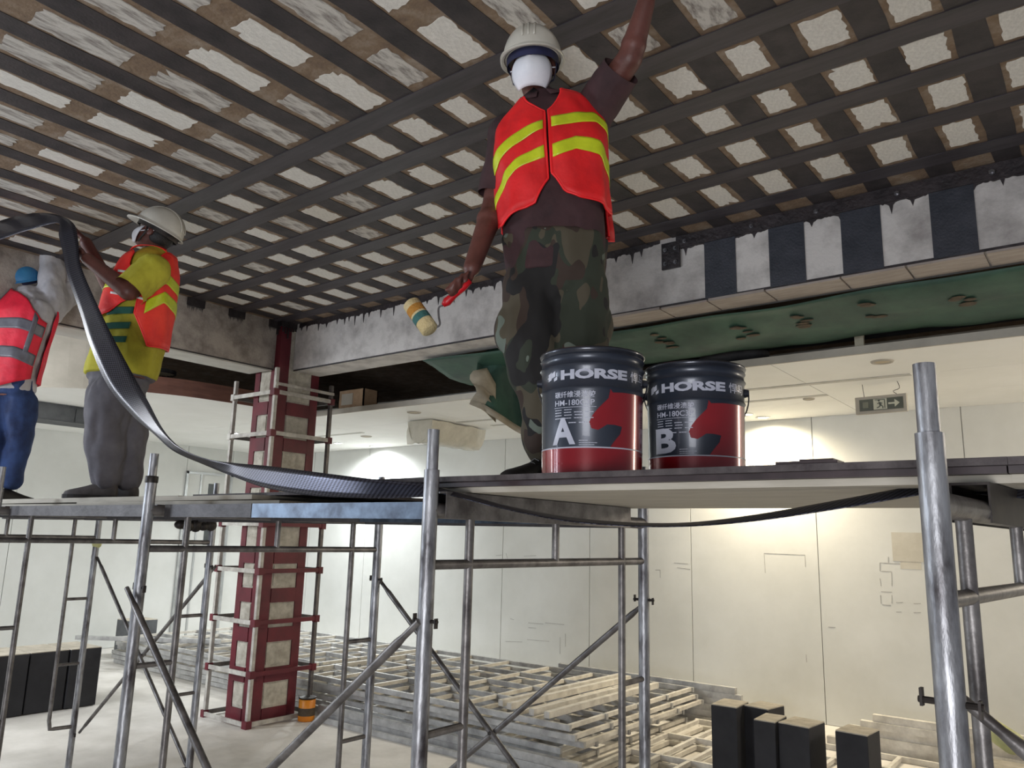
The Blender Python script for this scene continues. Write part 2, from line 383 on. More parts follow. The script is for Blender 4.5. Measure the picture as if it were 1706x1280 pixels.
def remeshed(mb, name, voxel, off, smooth_it=6, fac=0.5, noise_amp=0.0, noise_scale=0.1, hems=()):
    me = mb.mesh(name, off)
    o = bpy.data.objects.new('tmp', me); WS.collection.objects.link(o)
    r = o.modifiers.new('r', 'REMESH'); r.mode = 'VOXEL'; r.voxel_size = voxel; r.use_smooth_shade = True
    s_ = o.modifiers.new('s', 'SMOOTH'); s_.factor = fac; s_.iterations = smooth_it
    dg = ws_graph()
    me2 = bpy.data.meshes.new_from_object(o.evaluated_get(dg))
    bpy.data.objects.remove(o); bpy.data.meshes.remove(me)
    if noise_amp:
        nv = len(me2.vertices); co = [0.0]*(3*nv); no = [0.0]*(3*nv)
        me2.vertices.foreach_get('co', co); me2.vertices.foreach_get('normal', no)
        for i in range(0, 3*nv, 3):
            x, y, z = co[i]/noise_scale, co[i+1]/noise_scale, co[i+2]/noise_scale
            k = noise_amp*(mnoise.noise(Vector((x, y, z*0.55))) + 0.5*mnoise.noise(Vector((x*2.3+7, y*2.3, z*1.2))))
            co[i] += no[i]*k; co[i+1] += no[i+1]*k; co[i+2] += no[i+2]*k
        me2.vertices.foreach_set('co', co); me2.update()
    if hems:
        bm = bmesh.new(); bm.from_mesh(me2)
        for hp, hn, hr in hems:                # cut the cloth open at a hem: point, outward direction, reach
            c = Vector(hp)-Vector(off)
            fs_ = [f for f in bm.faces if (f.calc_center_median()-c).length < hr]
            gs = list(set(v for f in fs_ for v in f.verts)) + list(set(e for f in fs_ for e in f.edges)) + fs_
            bmesh.ops.bisect_plane(bm, geom=gs, plane_co=c, plane_no=hn, clear_outer=True)
        bm.to_mesh(me2); bm.free()
    me2.polygons.foreach_set('use_smooth', [True]*len(me2.polygons))
    me2.name = name
    return me2
def crom(pts, n):
    """Catmull-Rom resampling of a list of vectors"""
    pts = [Vector(p) for p in pts]; k = len(pts); out = []
    for i in range(n):
        t = i/(n-1)*(k-1); j = min(int(t), k-2); u = t-j
        p0, p1, p2, p3 = pts[max(j-1, 0)], pts[j], pts[j+1], pts[min(j+2, k-1)]
        out.append(0.5*((2*p1) + (p2-p0)*u + (2*p0-5*p1+4*p2-p3)*u*u + (3*p1-p0-3*p2+p3)*u*u*u))
    return out

# ================================================================== the setting
def on_plane(px, py, axis, val):
    d = FW + RT*((px-853)/FPX) - UP*((py-640)/FPX)
    t = (val-CAM[axis])/d[axis]
    return CAM + d*t
ZC, ZS = 3.83, 3.09            # slab soffit, lower ceiling
YB, XB = 4.72, -6.55           # faces of the two beams
XW, YW = -12.0, 8.47           # partition walls

floor = struct('floor', MB().box2((-12.3, -4.5, -0.1), (4.5, 8.8, 0)), 'floor')
ceiling = struct('ceiling', MB().box2((-12.3, -4.5, ZC), (4.5, 8.8, ZC+0.2)), 'slab')
wall_back = struct('wall_back', MB().box2((-12.3, YW+0.02, 0), (4.5, YW+0.2, ZC)), 'joint')
wall_left = struct('wall_left', MB().box2((XW-0.2, -4.5, 0), (XW-0.02, YW+0.1, ZC)), 'joint')

# --- wall boards, each its own part
seams = [XW, -10.8, -9.43, -8.05, -6.67, -5.29, -3.93, -2.52, -1.12, 0.28, 1.68, 3.08, 4.4]
for i in range(len(seams)-1):
    x0, x1 = seams[i]+0.004, seams[i+1]-0.004
    part('wall_board', MB().box2((x0, YW, 0.004), (x1, YW+0.022, 2.44)), 'wall', wall_back)
    part('wall_board', MB().box2((x0, YW, 2.448), (x1, YW+0.022, ZS+0.02)), 'wall', wall_back)
ys = [-1.0, 0.35, 1.7, 3.05, 4.4, 5.6, 6.85, 7.68, YW]
for i in range(len(ys)-1):
    y0, y1 = ys[i]+0.004, ys[i+1]-0.004
    if abs(ys[i]-6.85) < 0.01:
        part('wall_board', MB().box2((XW-0.022, y0, 2.68), (XW, y1, ZS+0.02)), 'wall', wall_left); continue
    part('wall_board', MB().box2((XW-0.022, y0, 0.004), (XW, y1, ZS+0.02)), 'wall', wall_left)

# pencilled outlines and a primer patch on the right-hand boards
def wall_strokes(segs, wd=0.006):
    mb = MB()
    for x0, y0, x1, y1 in segs:
        a, b = on_plane(x0, y0, 1, YW-0.001), on_plane(x1, y1, 1, YW-0.001)
        mb.bar(a, b, 0.001, wd, up=(0, 0, 1) if abs(a.z-b.z) < abs(a.x-b.x) else (1, 0, 0))
    return mb
sg = [(1273,922,1341,925),(1273,922,1275,955),(1341,925,1342,945),(1343,1091,1344,1104)]
sg += [(1466,938,1500,940),(1466,938,1466,952),(1480,928,1480,938),(1468,952,1485,953),(1485,953,1486,964),(1466,964,1468,977),(1486,964,1486,977),(1468,986,1486,987),(1467,992,1468,1006),(1486,992,1486,1006),(1470,1008,1484,1009),(1493,1004,1504,1004),(1522,1006,1534,1006),(1493,1020,1502,1020),(1522,1021,1534,1021),(1380,1045,1392,1046)]
sg += [(843,922,846,934),(826,926,836,925),(873,927,893,926),(880,1038,905,1040),(908,1038,940,1041),(842,1069,870,1070),(878,1066,915,1069),(933,1062,933,1090),(942,1056,942,1078),(1092,950,1100,950),(1100,950,1100,963),(1123,938,1146,940),(1128,946,1150,949),(850,1031,856,1033),(880,1046,893,1047)]
part('pencil_mark', wall_strokes(sg), 'pencil', wall_back)['kind'] = 'stuff'
a, b = on_plane(1488, 935, 1, YW), on_plane(1542, 888, 1, YW)
part('primer_patch', MB().box2((a.x, YW-0.004, a.z), (b.x, YW+0.001, b.z)), 'paintpatch', wall_back)
a, b = on_plane(1500, 941, 1, YW), on_plane(1533, 915, 1, YW)
part('primer_patch', MB().box2((a.x, YW-0.002, a.z-0.04), (b.x, YW+0.001, b.z)), 'paintpatch', wall_back)
part('yellow_mark', wall_strokes([(1497,895,1510,903),(1510,903,1524,900),(1512,908,1528,908),(1520,898,1526,909)], 0.018), 'yellowmark', wall_back)

# --- door in the left wall
d1 = struct('door_1', MB().box2((XW-0.03, 6.87, 0.02), (XW+0.01, 7.66, 2.64)), 'wall')
fr = MB(); fr.box2((XW-0.03, 6.84, 0), (XW+0.035, 6.88, 2.68)); fr.box2((XW-0.03, 7.65, 0), (XW+0.035, 7.69, 2.68)); fr.box2((XW-0.03, 6.84, 2.64), (XW+0.035, 7.69, 2.68))
part('door_frame', fr, 'dooralu', d1)
part('vision_panel', MB().box2((XW, 7.26, 1.5), (XW+0.016, 7.42, 2.5)), 'slit', d1)
part('centre_stile', MB().box2((XW, 7.1, 0.02), (XW+0.025, 7.13, 2.64)), 'dooralu', d1)

# --- fibre strips and bare patches on the slab soffit
SX = [-1.583+0.323*k for k in range(-15, 9)]
wB = 0.128
rs = random.Random(5)
for x in SX:
    if x < XB+0.05: continue
    mb = MB(); n = 22
    le, ri = [], []
    for i in range(n+1):
        y = 0.2 + (YB-0.2)*i/n
        le.append((x-wB/2+rs.uniform(-0.006, 0.006), y)); ri.append((x+wB/2+rs.uniform(-0.006, 0.006), y))
    poly = le + ri[::-1]
    mb2 = MB()
    for i in range(n):
        q = [le[i], ri[i], ri[i+1], le[i+1]]
        mb2.add([(p[0], p[1], ZC-0.004) for p in q] + [(p[0], p[1], ZC) for p in q], [(0,3,2,1), (0,4,7,3), (1,2,6,5)])
    part('cross_strip', mb2, 'fibreB', ceiling)
AY = [2.43, 2.835, 3.25, 3.625, 4.05, 4.50]
wA = 0.13
for y in AY:
    sl = 0.012
    mb = MB().add([(XB, y-wA/2+0.03, ZC-0.009), (4.3, y-wA/2-0.05, ZC-0.009), (4.3, y+wA/2-0.05, ZC-0.009), (XB, y+wA/2+0.03, ZC-0.009), (XB, y-wA/2+0.03, ZC-0.004), (4.3, y-wA/2-0.05, ZC-0.004), (4.3, y+wA/2-0.05, ZC-0.004), (XB, y+wA/2+0.03, ZC-0.004)], [(0,1,2,3), (7,6,5,4), (0,4,5,1), (3,2,6,7)])
    part('long_strip', mb, 'fibreA', ceiling)
def ragged(seed, nx=6, ny=9, j=0.048):
    r = random.Random(seed); pts = []
    c = [(-.5, -.5), (.5, -.5), (.5, .5), (-.5, .5)]
    sk = r.uniform(-.06, .06)
    for k in range(4):
        (x0, y0), (x1, y1) = c[k], c[(k+1) % 4]
        n = nx if k % 2 == 0 else ny
        for i in range(n):
            t = i/n; jj = j*(0.4 if i == 0 else 1)
            pts.append((x0+(x1-x0)*t + r.uniform(-jj, jj)+sk*(y0+(y1-y0)*t), y0+(y1-y0)*t + r.uniform(-jj, jj)*0.6))
    if seed % 3 == 0:
        i = r.randrange(len(pts)); pts[i] = (pts[i][0]*0.6, pts[i][1]*0.75)
    return pts
PV = [ragged(i) for i in range(12)]
PM = []
for i, pl in enumerate(PV):
    me = MB().prism(pl, -0.003, 0.0).mesh('bare_patch'); me.materials.append(M['patch'] if i < 8 else M['patch2']); PM.append(me)
cells = [(4.125, 4.42), (3.70, 3.97), (3.325, 3.545), (2.91, 3.17), (2.505, 2.755), (2.02, 2.35), (1.55, 1.93), (1.02, 1.45), (0.45, 0.9)]
for ci, (y0, y1) in enumerate(cells):
    for i in range(len(SX)-1):
        xa, xb = SX[i]+wB/2, SX[i+1]-wB/2
        if xa < XB or xa > 0.9: continue
        dy = -0.01*((xa+3))
        if y0 > 2.4: dy = 0.03-0.0074*(xa-XB)
        else: dy = 0
        smear = (y0 < 2.4 and rs.random() < 0.36) or rs.random() < 0.10 or (-4.6 < xa < -3.0 and 1.9 < y0 < 3.0 and rs.random() < 0.45)
        me = PM[rs.randrange(8, 12)] if smear else PM[rs.randrange(0, 8)]
        o = put('bare_patch', me, None, ceiling)
        k = 0.70 if y0 > 2.4 else 0.66
        sx = (xb-xa)*(k+rs.uniform(-0.06, 0.12)); sy = (y1-y0)*rs.uniform(0.78, 0.98)
        o.location = ((xa+xb)/2+rs.uniform(-0.012, 0.012), (y0+y1)/2+dy, ZC)
        o.scale = (sx, sy, 1)

# --- right-hand beam with its wraps, plate and drips
beam_r = struct('concrete_beam', MB().box2((-6.47, YB, 3.34), (4.4, 5.05, ZC)), 'beam', 'pale concrete beam running right from the column, wrapped with dark vertical fibre sheets', 'beam')
def bx(px, py=430): return on_plane(px, py, 1, YB).x
for x0, x1 in ((1174, 1226), (1282, 1342), (1404, 1472), (1556, 1633), (1722, 1800), (1900, 1990)):
    part('fibre_wrap', MB().box2((bx(x0), YB-0.006, 3.342), (bx(x1), YB, 3.76)), 'beamwrap', beam_r)
part('steel_plate', MB().box2((bx(1128), YB-0.016, 3.735), (4.3, YB, 3.824)), 'glue', beam_r)
part('end_plate', MB().box2((bx(1104), YB-0.018, 3.60), (bx(1134), YB, 3.79)), 'glue', beam_r)
bolts = [(bx(p), 3.775) for p in (1143, 1255, 1365, 1503, 1667)] + [(bx(1110), 3.64), (bx(1110), 3.74), (bx(1127), 3.64), (bx(1127), 3.74)]
for x, z in bolts:
    mb = MB().tube([(x, YB-0.034, z), (x, YB-0.014, z)], 0.009, 8); mb.tube([(x, YB-0.022, z), (x, YB-0.014, z)], 0.016, 6)
    part('bolt', mb, 'wire', beam_r)
def drips(x0, x1, n, zt, base, var, seed):
    r = random.Random(seed); mb = MB(); zs = []
    for i in range(n+1):
        x = x0+(x1-x0)*i/n
        zs.append(max(0.004, base*(1+0.9*mnoise.noise(Vector((x*3.1, seed, 0)))) + var*0.5*mnoise.noise(Vector((x*14, seed, 2))) + r.uniform(-0.004, 0.004)))
    i = 3
    while i < n-3:
        zs[i] += r.uniform(0.02, 0.10)*(0.5+var*10); zs[i-1] += 0.006; zs[i+1] += 0.006
        i += r.randrange(4, 16)
    row = []
    for i in range(n+1):
        x = x0+(x1-x0)*i/n; row.append([Vector((x, YB, zt)), Vector((x, YB-0.004, zt)), Vector((x, YB-0.004, zt-zs[i]+0.003)), Vector((x, YB, zt-zs[i]))])
    return mb.grid(row)
part('glue_drip', drips(-6.42, bx(1100), 330, ZC, 0.05, 0.05, 3), 'glue', beam_r)['kind'] = 'stuff'
part('glue_drip', drips(bx(1135), 1.2, 300, 3.74, 0.012, 0.02, 4), 'glue', beam_r)['kind'] = 'stuff'
xx = -6.4; k = 0
while xx < 1.6:
    L = rs.uniform(0.32, 0.5)
    if xx > -3.2:
        part('soffit_board', MB().box2((xx, YB-0.004+rs.uniform(-.004, .004), 3.322), (xx+L-0.012, 4.96, 3.34)), 'ply', beam_r)
    xx += L
part('formwork_line', MB().box2((-6.46, YB-0.004, 3.335), (1.6, YB+0.001, 3.350)), 'glue', beam_r)

# --- left-hand beam
beam_l = struct('concrete_beam', MB().box2((-6.9, -4.4, 3.33), (XB, 4.55, ZC)), 'beamdark', 'rough grey concrete beam running left from the column behind the workers', 'beam')
part('formwork_line', MB().box2((XB-0.001, -4.4, 3.325), (XB+0.004, 4.54, 3.337)), 'glue', beam_l)
part('soffit_board', MB().box2((-6.89, -4.4, 3.315), (XB-0.01, 4.5, 3.329)), 'joint', beam_l)
for y in AY:
    mb = MB(); yy = y+0.03
    mb.box2((XB, yy-0.085, ZC-0.075), (XB+0.02, yy+0.085, ZC-0.002))
    for q in range(11):
        dz = rs.uniform(0.0, 0.05); y_ = yy-0.08+0.0145*q
        mb.add([(XB+0.001, y_, ZC-0.074), (XB+0.006, y_+0.006, ZC-0.074), (XB+0.001, y_+0.013, ZC-0.074), (XB+0.002, y_+0.006, ZC-0.08-dz)], [(0, 1, 3), (1, 2, 3), (0, 2, 1)])
    part('strip_anchor', mb, 'glue', beam_l)

# --- lower ceiling boards
susp = struct('suspended_ceiling', MB().box2((-12.0, 5.80, ZS+0.03), (4.3, YW, ZS+0.05)), 'joint', 'white boarded lower ceiling along the partition wall', 'ceiling')
for yy0, yy1 in ((5.76, 6.655), (6.66, 7.555), (7.56, YW-0.004)):
    x0 = -12.0
    while x0 < 4.0:
        x1 = x0+2.0
        part('ceiling_board', MB().box2((x0+0.003, yy0, ZS), (x1-0.003, yy1, ZS+0.03)), 'susp', susp); x0 = x1
edge = [(-7.42, 5.755), (-7.43, 4.9), (-7.5, 4.2), (-7.7, 3.7), (-8.0, 3.35), (-8.4, 3.05), (-9.0, 2.7), (-9.7, 2.3), (-9.7, 5.755)]
part('ceiling_board', MB().prism(edge, ZS, ZS+0.03), 'susp', susp)
part('ceiling_board', MB().prism([(-9.703, 2.3), (-11.99, 1.2), (-11.99, 5.755), (-9.703, 5.755)], ZS, ZS+0.03), 'susp', susp)
for x0, x1, y in ((-6.2, -4.9, 6.9), (-6.0, -5.0, 7.3), (-3.2, -1.2, 6.62), (-3.3, -2.0, 7.2), (-9.5, -8.0, 7.0)):
    part('slot_diffuser', MB().box2((x0, y, ZS-0.006), (x1, y+0.07, ZS+0.001)), 'joint', susp)
def edge_wall(pts, z0, z1, t=0.018, slope=None):
    mb = MB(); rows = []
    for i, (x, y) in enumerate(pts):
        rows.append([Vector((x, y, z0)), Vector((x+(slope[i][0] if slope else 0), y+(slope[i][1] if slope else 0), z1[i] if isinstance(z1, list) else z1))])
    return mb.grid(rows)
fa = part('fascia_board', edge_wall(crom([(x, y, 0) for x, y in edge[:4]], 14) and [(p.x, p.y) for p in crom([(x, y, 0) for x, y in edge[:4]], 14)], ZS, ZS+0.17), 'fascia', susp); solid(fa, 0.02)
so = part('sloping_soffit', edge_wall([(p.x, p.y) for p in crom([(x, y, 0) for x, y in edge[3:8]], 14)], ZS, 3.62, slope=[(0.75, -0.35)]*14), 'beige', susp); solid(so, 0.02)
part('edge_trim', MB().box2((-7.4, 5.745, ZS-0.004), (4.3, 5.765, ZS+0.055)), 'beige', susp)

# grey glazed bulkhead above the left partition
bk = struct('trim_1', MB().box2((-9.72, 1.2, 2.90), (-9.3, 4.45, 3.085)), 'greybox', 'grey panelled bulkhead under the lower ceiling, left behind the workers', 'bulkhead')
for i in range(5):
    part('bulkhead_panel', MB().box2((-9.302, 1.9+0.5*i, 2.91), (-9.29, 2.385+0.5*i, 3.06)), 'greybox', bk)

# ================================================================== column
col = thing('steel_jacketed_column', 'square concrete column jacketed in maroon steel angles and batten plates', 'column', (-6.66, 4.80, 0))
X0, X1, Y0, Y1 = -6.85, -6.47, 4.55, 5.05
part('concrete_core', MB().box2((X0+0.012, Y0+0.012, 0), (X1-0.012, Y1-0.012, ZC-0.001)), 'colconc', col)
t = 0.012
for sx, sy, w1 in ((X1, Y0, 0.12), (X1, Y1, 0.09), (X0, Y0, 0.08), (X0, Y1, 0.08)):
    ix = -1 if sx == X1 else 1; iy = 1 if sy == Y0 else -1
    mb = MB(); mb.box2((sx, sy, 0), (sx+ix*w1, sy+iy*t, ZC-0.002)); mb.box2((sx, sy+iy*t, 0), (sx+ix*t, sy+iy*w1, ZC-0.002))
    part('corner_angle', mb, 'maroon', col)
zc = 0.07; k = 0
while zc < 3.3:
    part('batten_plate', MB().box2((X1-0.004, Y0+0.125, zc-0.065), (X1+0.006, Y1-0.095, zc+0.065)), 'maroon', col)
    part('batten_plate', MB().box2((X1-0.125, Y0-0.006, zc-0.065), (X0+0.085, Y0+0.004, zc+0.065)), 'maroon', col)
    zc += 0.36
for zz in [0.25+0.36*i for i in range(9)]:
    part('exposed_concrete', MB().box2((X1-0.013, Y0+0.125+rs.uniform(0, .02), zz-0.10+rs.uniform(0, .015)), (X1-0.004, Y1-0.10-rs.uniform(0, .02), zz+0.10)), 'colconc', col)
    part('exposed_concrete', MB().box2((X1-0.13-rs.uniform(0, .02), Y0+0.004, zz-0.10+rs.uniform(0, .015)), (X0+0.09, Y0+0.013, zz+0.10)), 'colconc', col)
gm = MB(); gm.box2((X0-0.01, Y0-0.015, ZC-0.06), (X1+0.015, Y1, ZC-0.004))
for q in range(14):
    dz = rs.uniform(0.03, 0.16); gm.box2((X0+0.026*q, Y0-0.010, ZC-0.06-dz), (X0+0.026*q+0.018, Y0-0.002, ZC-0.05))
    gm.box2((X1+0.003, Y0+0.03*q, ZC-0.06-dz*0.8), (X1+0.010, Y0+0.03*q+0.018, ZC-0.05))
part('glue_collar', gm, 'glue', col)

# cage of square tubes clamped round the column
CX0, CX1, CY0, CY1 = -7.10, -6.42, 4.50, 5.18
cage = thing('square_tube_cage', 'cage of white and maroon square tubes standing round the steel-jacketed column', 'tube cage', ((CX0+CX1)/2, (CY0+CY1)/2, 0))
tb = 0.034
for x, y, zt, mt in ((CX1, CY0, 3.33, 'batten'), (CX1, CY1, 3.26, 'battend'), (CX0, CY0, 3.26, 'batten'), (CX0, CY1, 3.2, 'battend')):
    part('upright', MB().box2((x-tb/2, y-tb/2, 0.03), (x+tb/2, y+tb/2, zt)), mt, cage)
lv = [(458, 653), (454, 721), (443, 873), (434, 952), (426, 1038), (417, 1124), (409, 1210)]
for i, (px, py) in enumerate(lv):
    z = on_plane(px, py, 1, CY0).z
    z = max(z, 0.035)
    mr = 'maroon' if i in (2, 3, 4, 5) else 'batten'
    o_ = tb
    part('rail', MB().box2((CX1+tb/2, CY0-0.02, z-0.02), (CX1+tb/2+0.012, CY1+0.02, z+0.02)), mr, cage)
    part('rail', MB().box2((CX0-0.02, CY0-tb/2-0.012, z-0.022), (CX1+0.02, CY0-tb/2, z+0.018)), 'batten', cage)
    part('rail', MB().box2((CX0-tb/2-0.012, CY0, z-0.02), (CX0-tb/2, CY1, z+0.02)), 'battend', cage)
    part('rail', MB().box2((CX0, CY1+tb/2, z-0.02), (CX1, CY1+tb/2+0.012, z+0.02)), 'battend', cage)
    part('clamp', MB().box2((CX1-0.03, CY0-tb/2-0.024, z-0.035), (CX1+tb/2+0.022, CY0+0.02, z+0.03)), 'maroon', cage)
    part('clamp', MB().box2((CX0-0.03, CY0-tb/2-0.016, z-0.035), (CX0+0.022, CY0+0.02, z+0.03)), 'maroon' if i > 1 else 'batten', cage)
    part('clamp', MB().box2((CX1-0.02, CY1-0.02, z-0.035), (CX1+tb/2+0.016, CY1+0.03, z+0.03)), 'maroon', cage)
z = on_plane(458, 640, 1, CY0).z
part('rail', MB().box2((CX1+tb/2, CY0-0.02, z-0.012), (CX1+tb/2+0.012, CY1+0.02, z+0.016)), 'batten', cage)

# ================================================================== above and below the lower ceiling
def downlight(x, y, lit, label, power=0, col_=(1, 1, 1), r=0.075):
    d = thing('downlight', label, 'downlight', (x, y, ZS), group='round ceiling downlights')
    part('trim_ring', MB().lathe([(r*0.72, -0.004), (r*0.8, -0.012), (r, -0.010), (r*1.08, 0.0)], (x, y, ZS), 28), 'beige' if lit is None else 'white', d, smooth=True)
    part('diffuser', MB().lathe([(0.0005, -0.003), (r*0.74, -0.004)], (x, y, ZS), 28), {None: 'lampoff', 'cool': 'lampglass', 'warm': 'lampwarm'}[lit], d)
    if power:
        l = bpy.data.lights.new('lamp', 'SPOT'); l.energy = power; l.color = col_; l.spot_size = math.radians(165); l.spot_blend = 1.0; l.shadow_soft_size = 0.05
        o = bpy.data.objects.new('lamp', l); C.objects.link(o); o.parent = d; o.location = (0, 0, -0.03)
    return d
downlight(-1.28, 6.08, None, 'unlit amber downlight above the exit sign near the cut ceiling edge')
downlight(-6.12, 6.11, None, 'unlit downlight in the lower ceiling left of the wrapped unit')
downlight(-8.27, 7.34, None, 'unlit downlight in the lower ceiling just right of the column cage')
downlight(-2.2, 7.35, None, 'small unlit downlight left of the exit sign', r=0.05)
downlight(-9.73, 6.25, 'cool', 'bright cool downlight seen just left of the column cage', 110, (0.92, 0.97, 1))
downlight(-9.30, 7.70, 'cool', 'bright cool downlight seen beside the right upright of the column cage', 100, (0.92, 0.97, 1))
downlight(-9.1, 8.25, 'cool', 'bright cool downlight washing the partition wall right of the column', 420, (0.94, 0.98, 1))
downlight(-3.02, 7.94, 'warm', 'warm downlight glowing behind the handle of the right pail', 60, (1, 0.84, 0.6))
downlight(-2.95, 8.22, 'warm', 'warm downlight washing the partition wall right of the pails', 300, (1, 0.86, 0.62))

# plastic-wrapped unit under the lower ceiling
u = thing('wrapped_ceiling_unit', 'boxy unit wrapped in clear plastic film hanging under the lower ceiling', 'ceiling unit', (-6.45, 7.05, ZS))
part('casing', MB().box2((-6.58, 6.62, 2.86), (-6.34, 7.48, ZS)), 'beige', u)
rows = []
for i in range(9):
    x = [-6.66, -6.63, -6.6, -6.55, -6.45, -6.37, -6.31, -6.29, -6.26][i]; z = [3.08, 2.98, 2.88, 2.83, 2.82, 2.83, 2.88, 2.97, 3.08][i]
    rows.append([Vector((x+rs.uniform(-.012, .012), 6.55+0.1*j+rs.uniform(-.015, .015), z+rs.uniform(-.016, .012))) for j in range(11)])
fo = part('plastic_film', MB().grid(rows), 'film', u, smooth=True)
part('plastic_film', MB().grid([[Vector((-6.66+0.05*i, 6.55+rs.uniform(-.01, .01), 3.08-0.25*j/4 if j < 4 else 2.82+rs.uniform(-.02, .0))) for j in range(5)] for i in range(9)]), 'film', u, smooth=True)

# exit sign on wires
sgc = on_plane(1468, 674, 1, 6.9)
ex = thing('exit_sign', 'unlit hanging exit sign with running figure and right arrow', 'exit sign', sgc, rz=math.radians(-4))
W_, H_ = 0.40, 0.145
def loc(mb): return mb.mesh('m')
b_ = put('housing', loc(MB().box((0, 0, 0), (W_, 0.035, H_))), 'beige', ex)
put('face', loc(MB().box((0.005, -0.02, 0), (W_-0.06, 0.008, H_-0.05))), 'signdark', ex)
rf = MB()
for c_, d_ in (((0.0, -0.026, 0), (0.105, 0.004, 0.088)),): rf.box(c_, d_)
put('figure_panel', loc(rf), 'signpale', ex)
pg = MB()
pg.bar((-0.004, -0.03, 0.012), (0.004, -0.03, -0.012), 0.003, 0.016, up=(1, 0, 0)); pg.ell((-0.008, -0.03, 0.03), (0.009, 0.002, 0.009))
pg.bar((0.004, -0.03, -0.010), (0.022, -0.03, -0.022), 0.003, 0.007); pg.bar((0.022, -0.03, -0.022), (0.02, -0.03, -0.038), 0.003, 0.007, up=(1, 0, 0))
pg.bar((0.002, -0.03, -0.010), (-0.008, -0.03, -0.024), 0.003, 0.007, up=(1, 0, 0)); pg.bar((-0.008, -0.03, -0.024), (-0.026, -0.03, -0.03), 0.003, 0.007)
pg.bar((-0.004, -0.03, 0.014), (0.018, -0.03, 0.004), 0.003, 0.006); pg.bar((-0.004, -0.03, 0.014), (-0.022, -0.03, 0.002), 0.003, 0.006)
pg.bar((0.036, -0.03, 0.036), (0.036, -0.03, -0.036), 0.003, 0.006, up=(1, 0, 0)); pg.bar((-0.04, -0.03, 0.036), (0.036, -0.03, 0.036), 0.003, 0.006)
put('running_figure', loc(pg), 'signdark', ex)
ar = MB(); ar.box((0.088, -0.026, 0.0), (0.05, 0.004, 0.014)); ar.add([(0.112, -0.028, 0.032), (0.112, -0.028, -0.032), (0.150, -0.028, 0), (0.112, -0.024, 0.032), (0.112, -0.024, -0.032), (0.150, -0.024, 0)], [(0,1,2), (5,4,3), (0,3,4,1), (1,4,5,2), (2,5,3,0)])
put('arrow', loc(ar), 'signpale', ex)
lf = MB(); lf.box((-0.115, -0.026, 0.0), (0.045, 0.004, 0.05)); put('left_emblem', loc(lf), 'signgrey', ex)
wr = MB(); wr.tube(crom([(-0.13, 0, H_/2), (-0.135, 0.0, H_/2+0.05), (-0.14, 0, ZS-sgc.z)], 8), 0.0025, 6); wr.tube(crom([(0.13, 0, H_/2), (0.10, 0, H_/2+0.03), (0.15, 0, H_/2+0.05), (0.135, 0, ZS-sgc.z)], 10), 0.0025, 6)
put('hanging_wire', loc(wr), 'void', ex)

# pipes, hanger and box in the void
for y_, z_, r_ in ((6.15, 3.36, 0.05), (6.40, 3.42, 0.07)):
    lone('service_pipe', MB().tube([(-5.0, y_, z_), (4.0, y_, z_)], r_, 14), 'void', 'thin dusty service pipe running above the lower ceiling' if r_ < 0.06 else 'thick dusty service pipe running above the lower ceiling', 'pipe', smooth=True)
hp = on_plane(1432, 575, 1, 5.78)
lone('ceiling_hanger', MB().box2((hp.x-0.03, 5.77, ZS+0.06), (hp.x+0.03, 5.80, 3.36)), 'hanger', 'cream ceiling hanger strap above the cut ceiling edge', 'hanger')
lone('rubble_sack', MB().ell((-2.35, 5.92, 3.215), (0.30, 0.15, 0.07)), 'void', 'dusty sack lying on the lower ceiling behind the pails', 'sack', smooth=True)
bxp = thing('cardboard_box', 'open cardboard box resting on the lower ceiling edge right of the column', 'box', (-6.85, 5.92, ZS+0.05))
mb = MB(); mb.box2((-7.05, 5.80, ZS+0.055), (-6.62, 5.815, 3.36)); mb.box2((-7.05, 6.0, ZS+0.055), (-6.62, 6.015, 3.36)); mb.box2((-7.05, 5.8, ZS+0.055), (-7.035, 6.015, 3.36)); mb.box2((-6.635, 5.8, ZS+0.055), (-6.62, 6.015, 3.36)); mb.box2((-7.05, 5.8, ZS+0.055), (-6.62, 6.015, ZS+0.065))
part('carton', mb, 'card', bxp)
part('side_label', MB().box2((-6.99, 5.795, ZS+0.10), (-6.80, 5.80, 3.32)), 'beige', bxp)
wv = thing('ventilation_grille', 'round dusty ventilation grille in the dark void left of the column', 'grille', (-8.3, 4.3, 3.45))
c_ = Vector((-8.3, 4.3, 3.45)); part('rim', MB().lathe([(0.15, -0.02), (0.17, -0.02), (0.17, 0.02), (0.15, 0.02), (0.15, -0.02)], c_, 24), 'void', wv)
for i in range(7): part('blade', MB().box((c_.x-0.12+0.04*i, c_.y, c_.z), (0.008, 2*math.sqrt(max(0.0, 0.15**2-(0.12-0.04*i)**2)), 0.03)), 'hanger', wv)

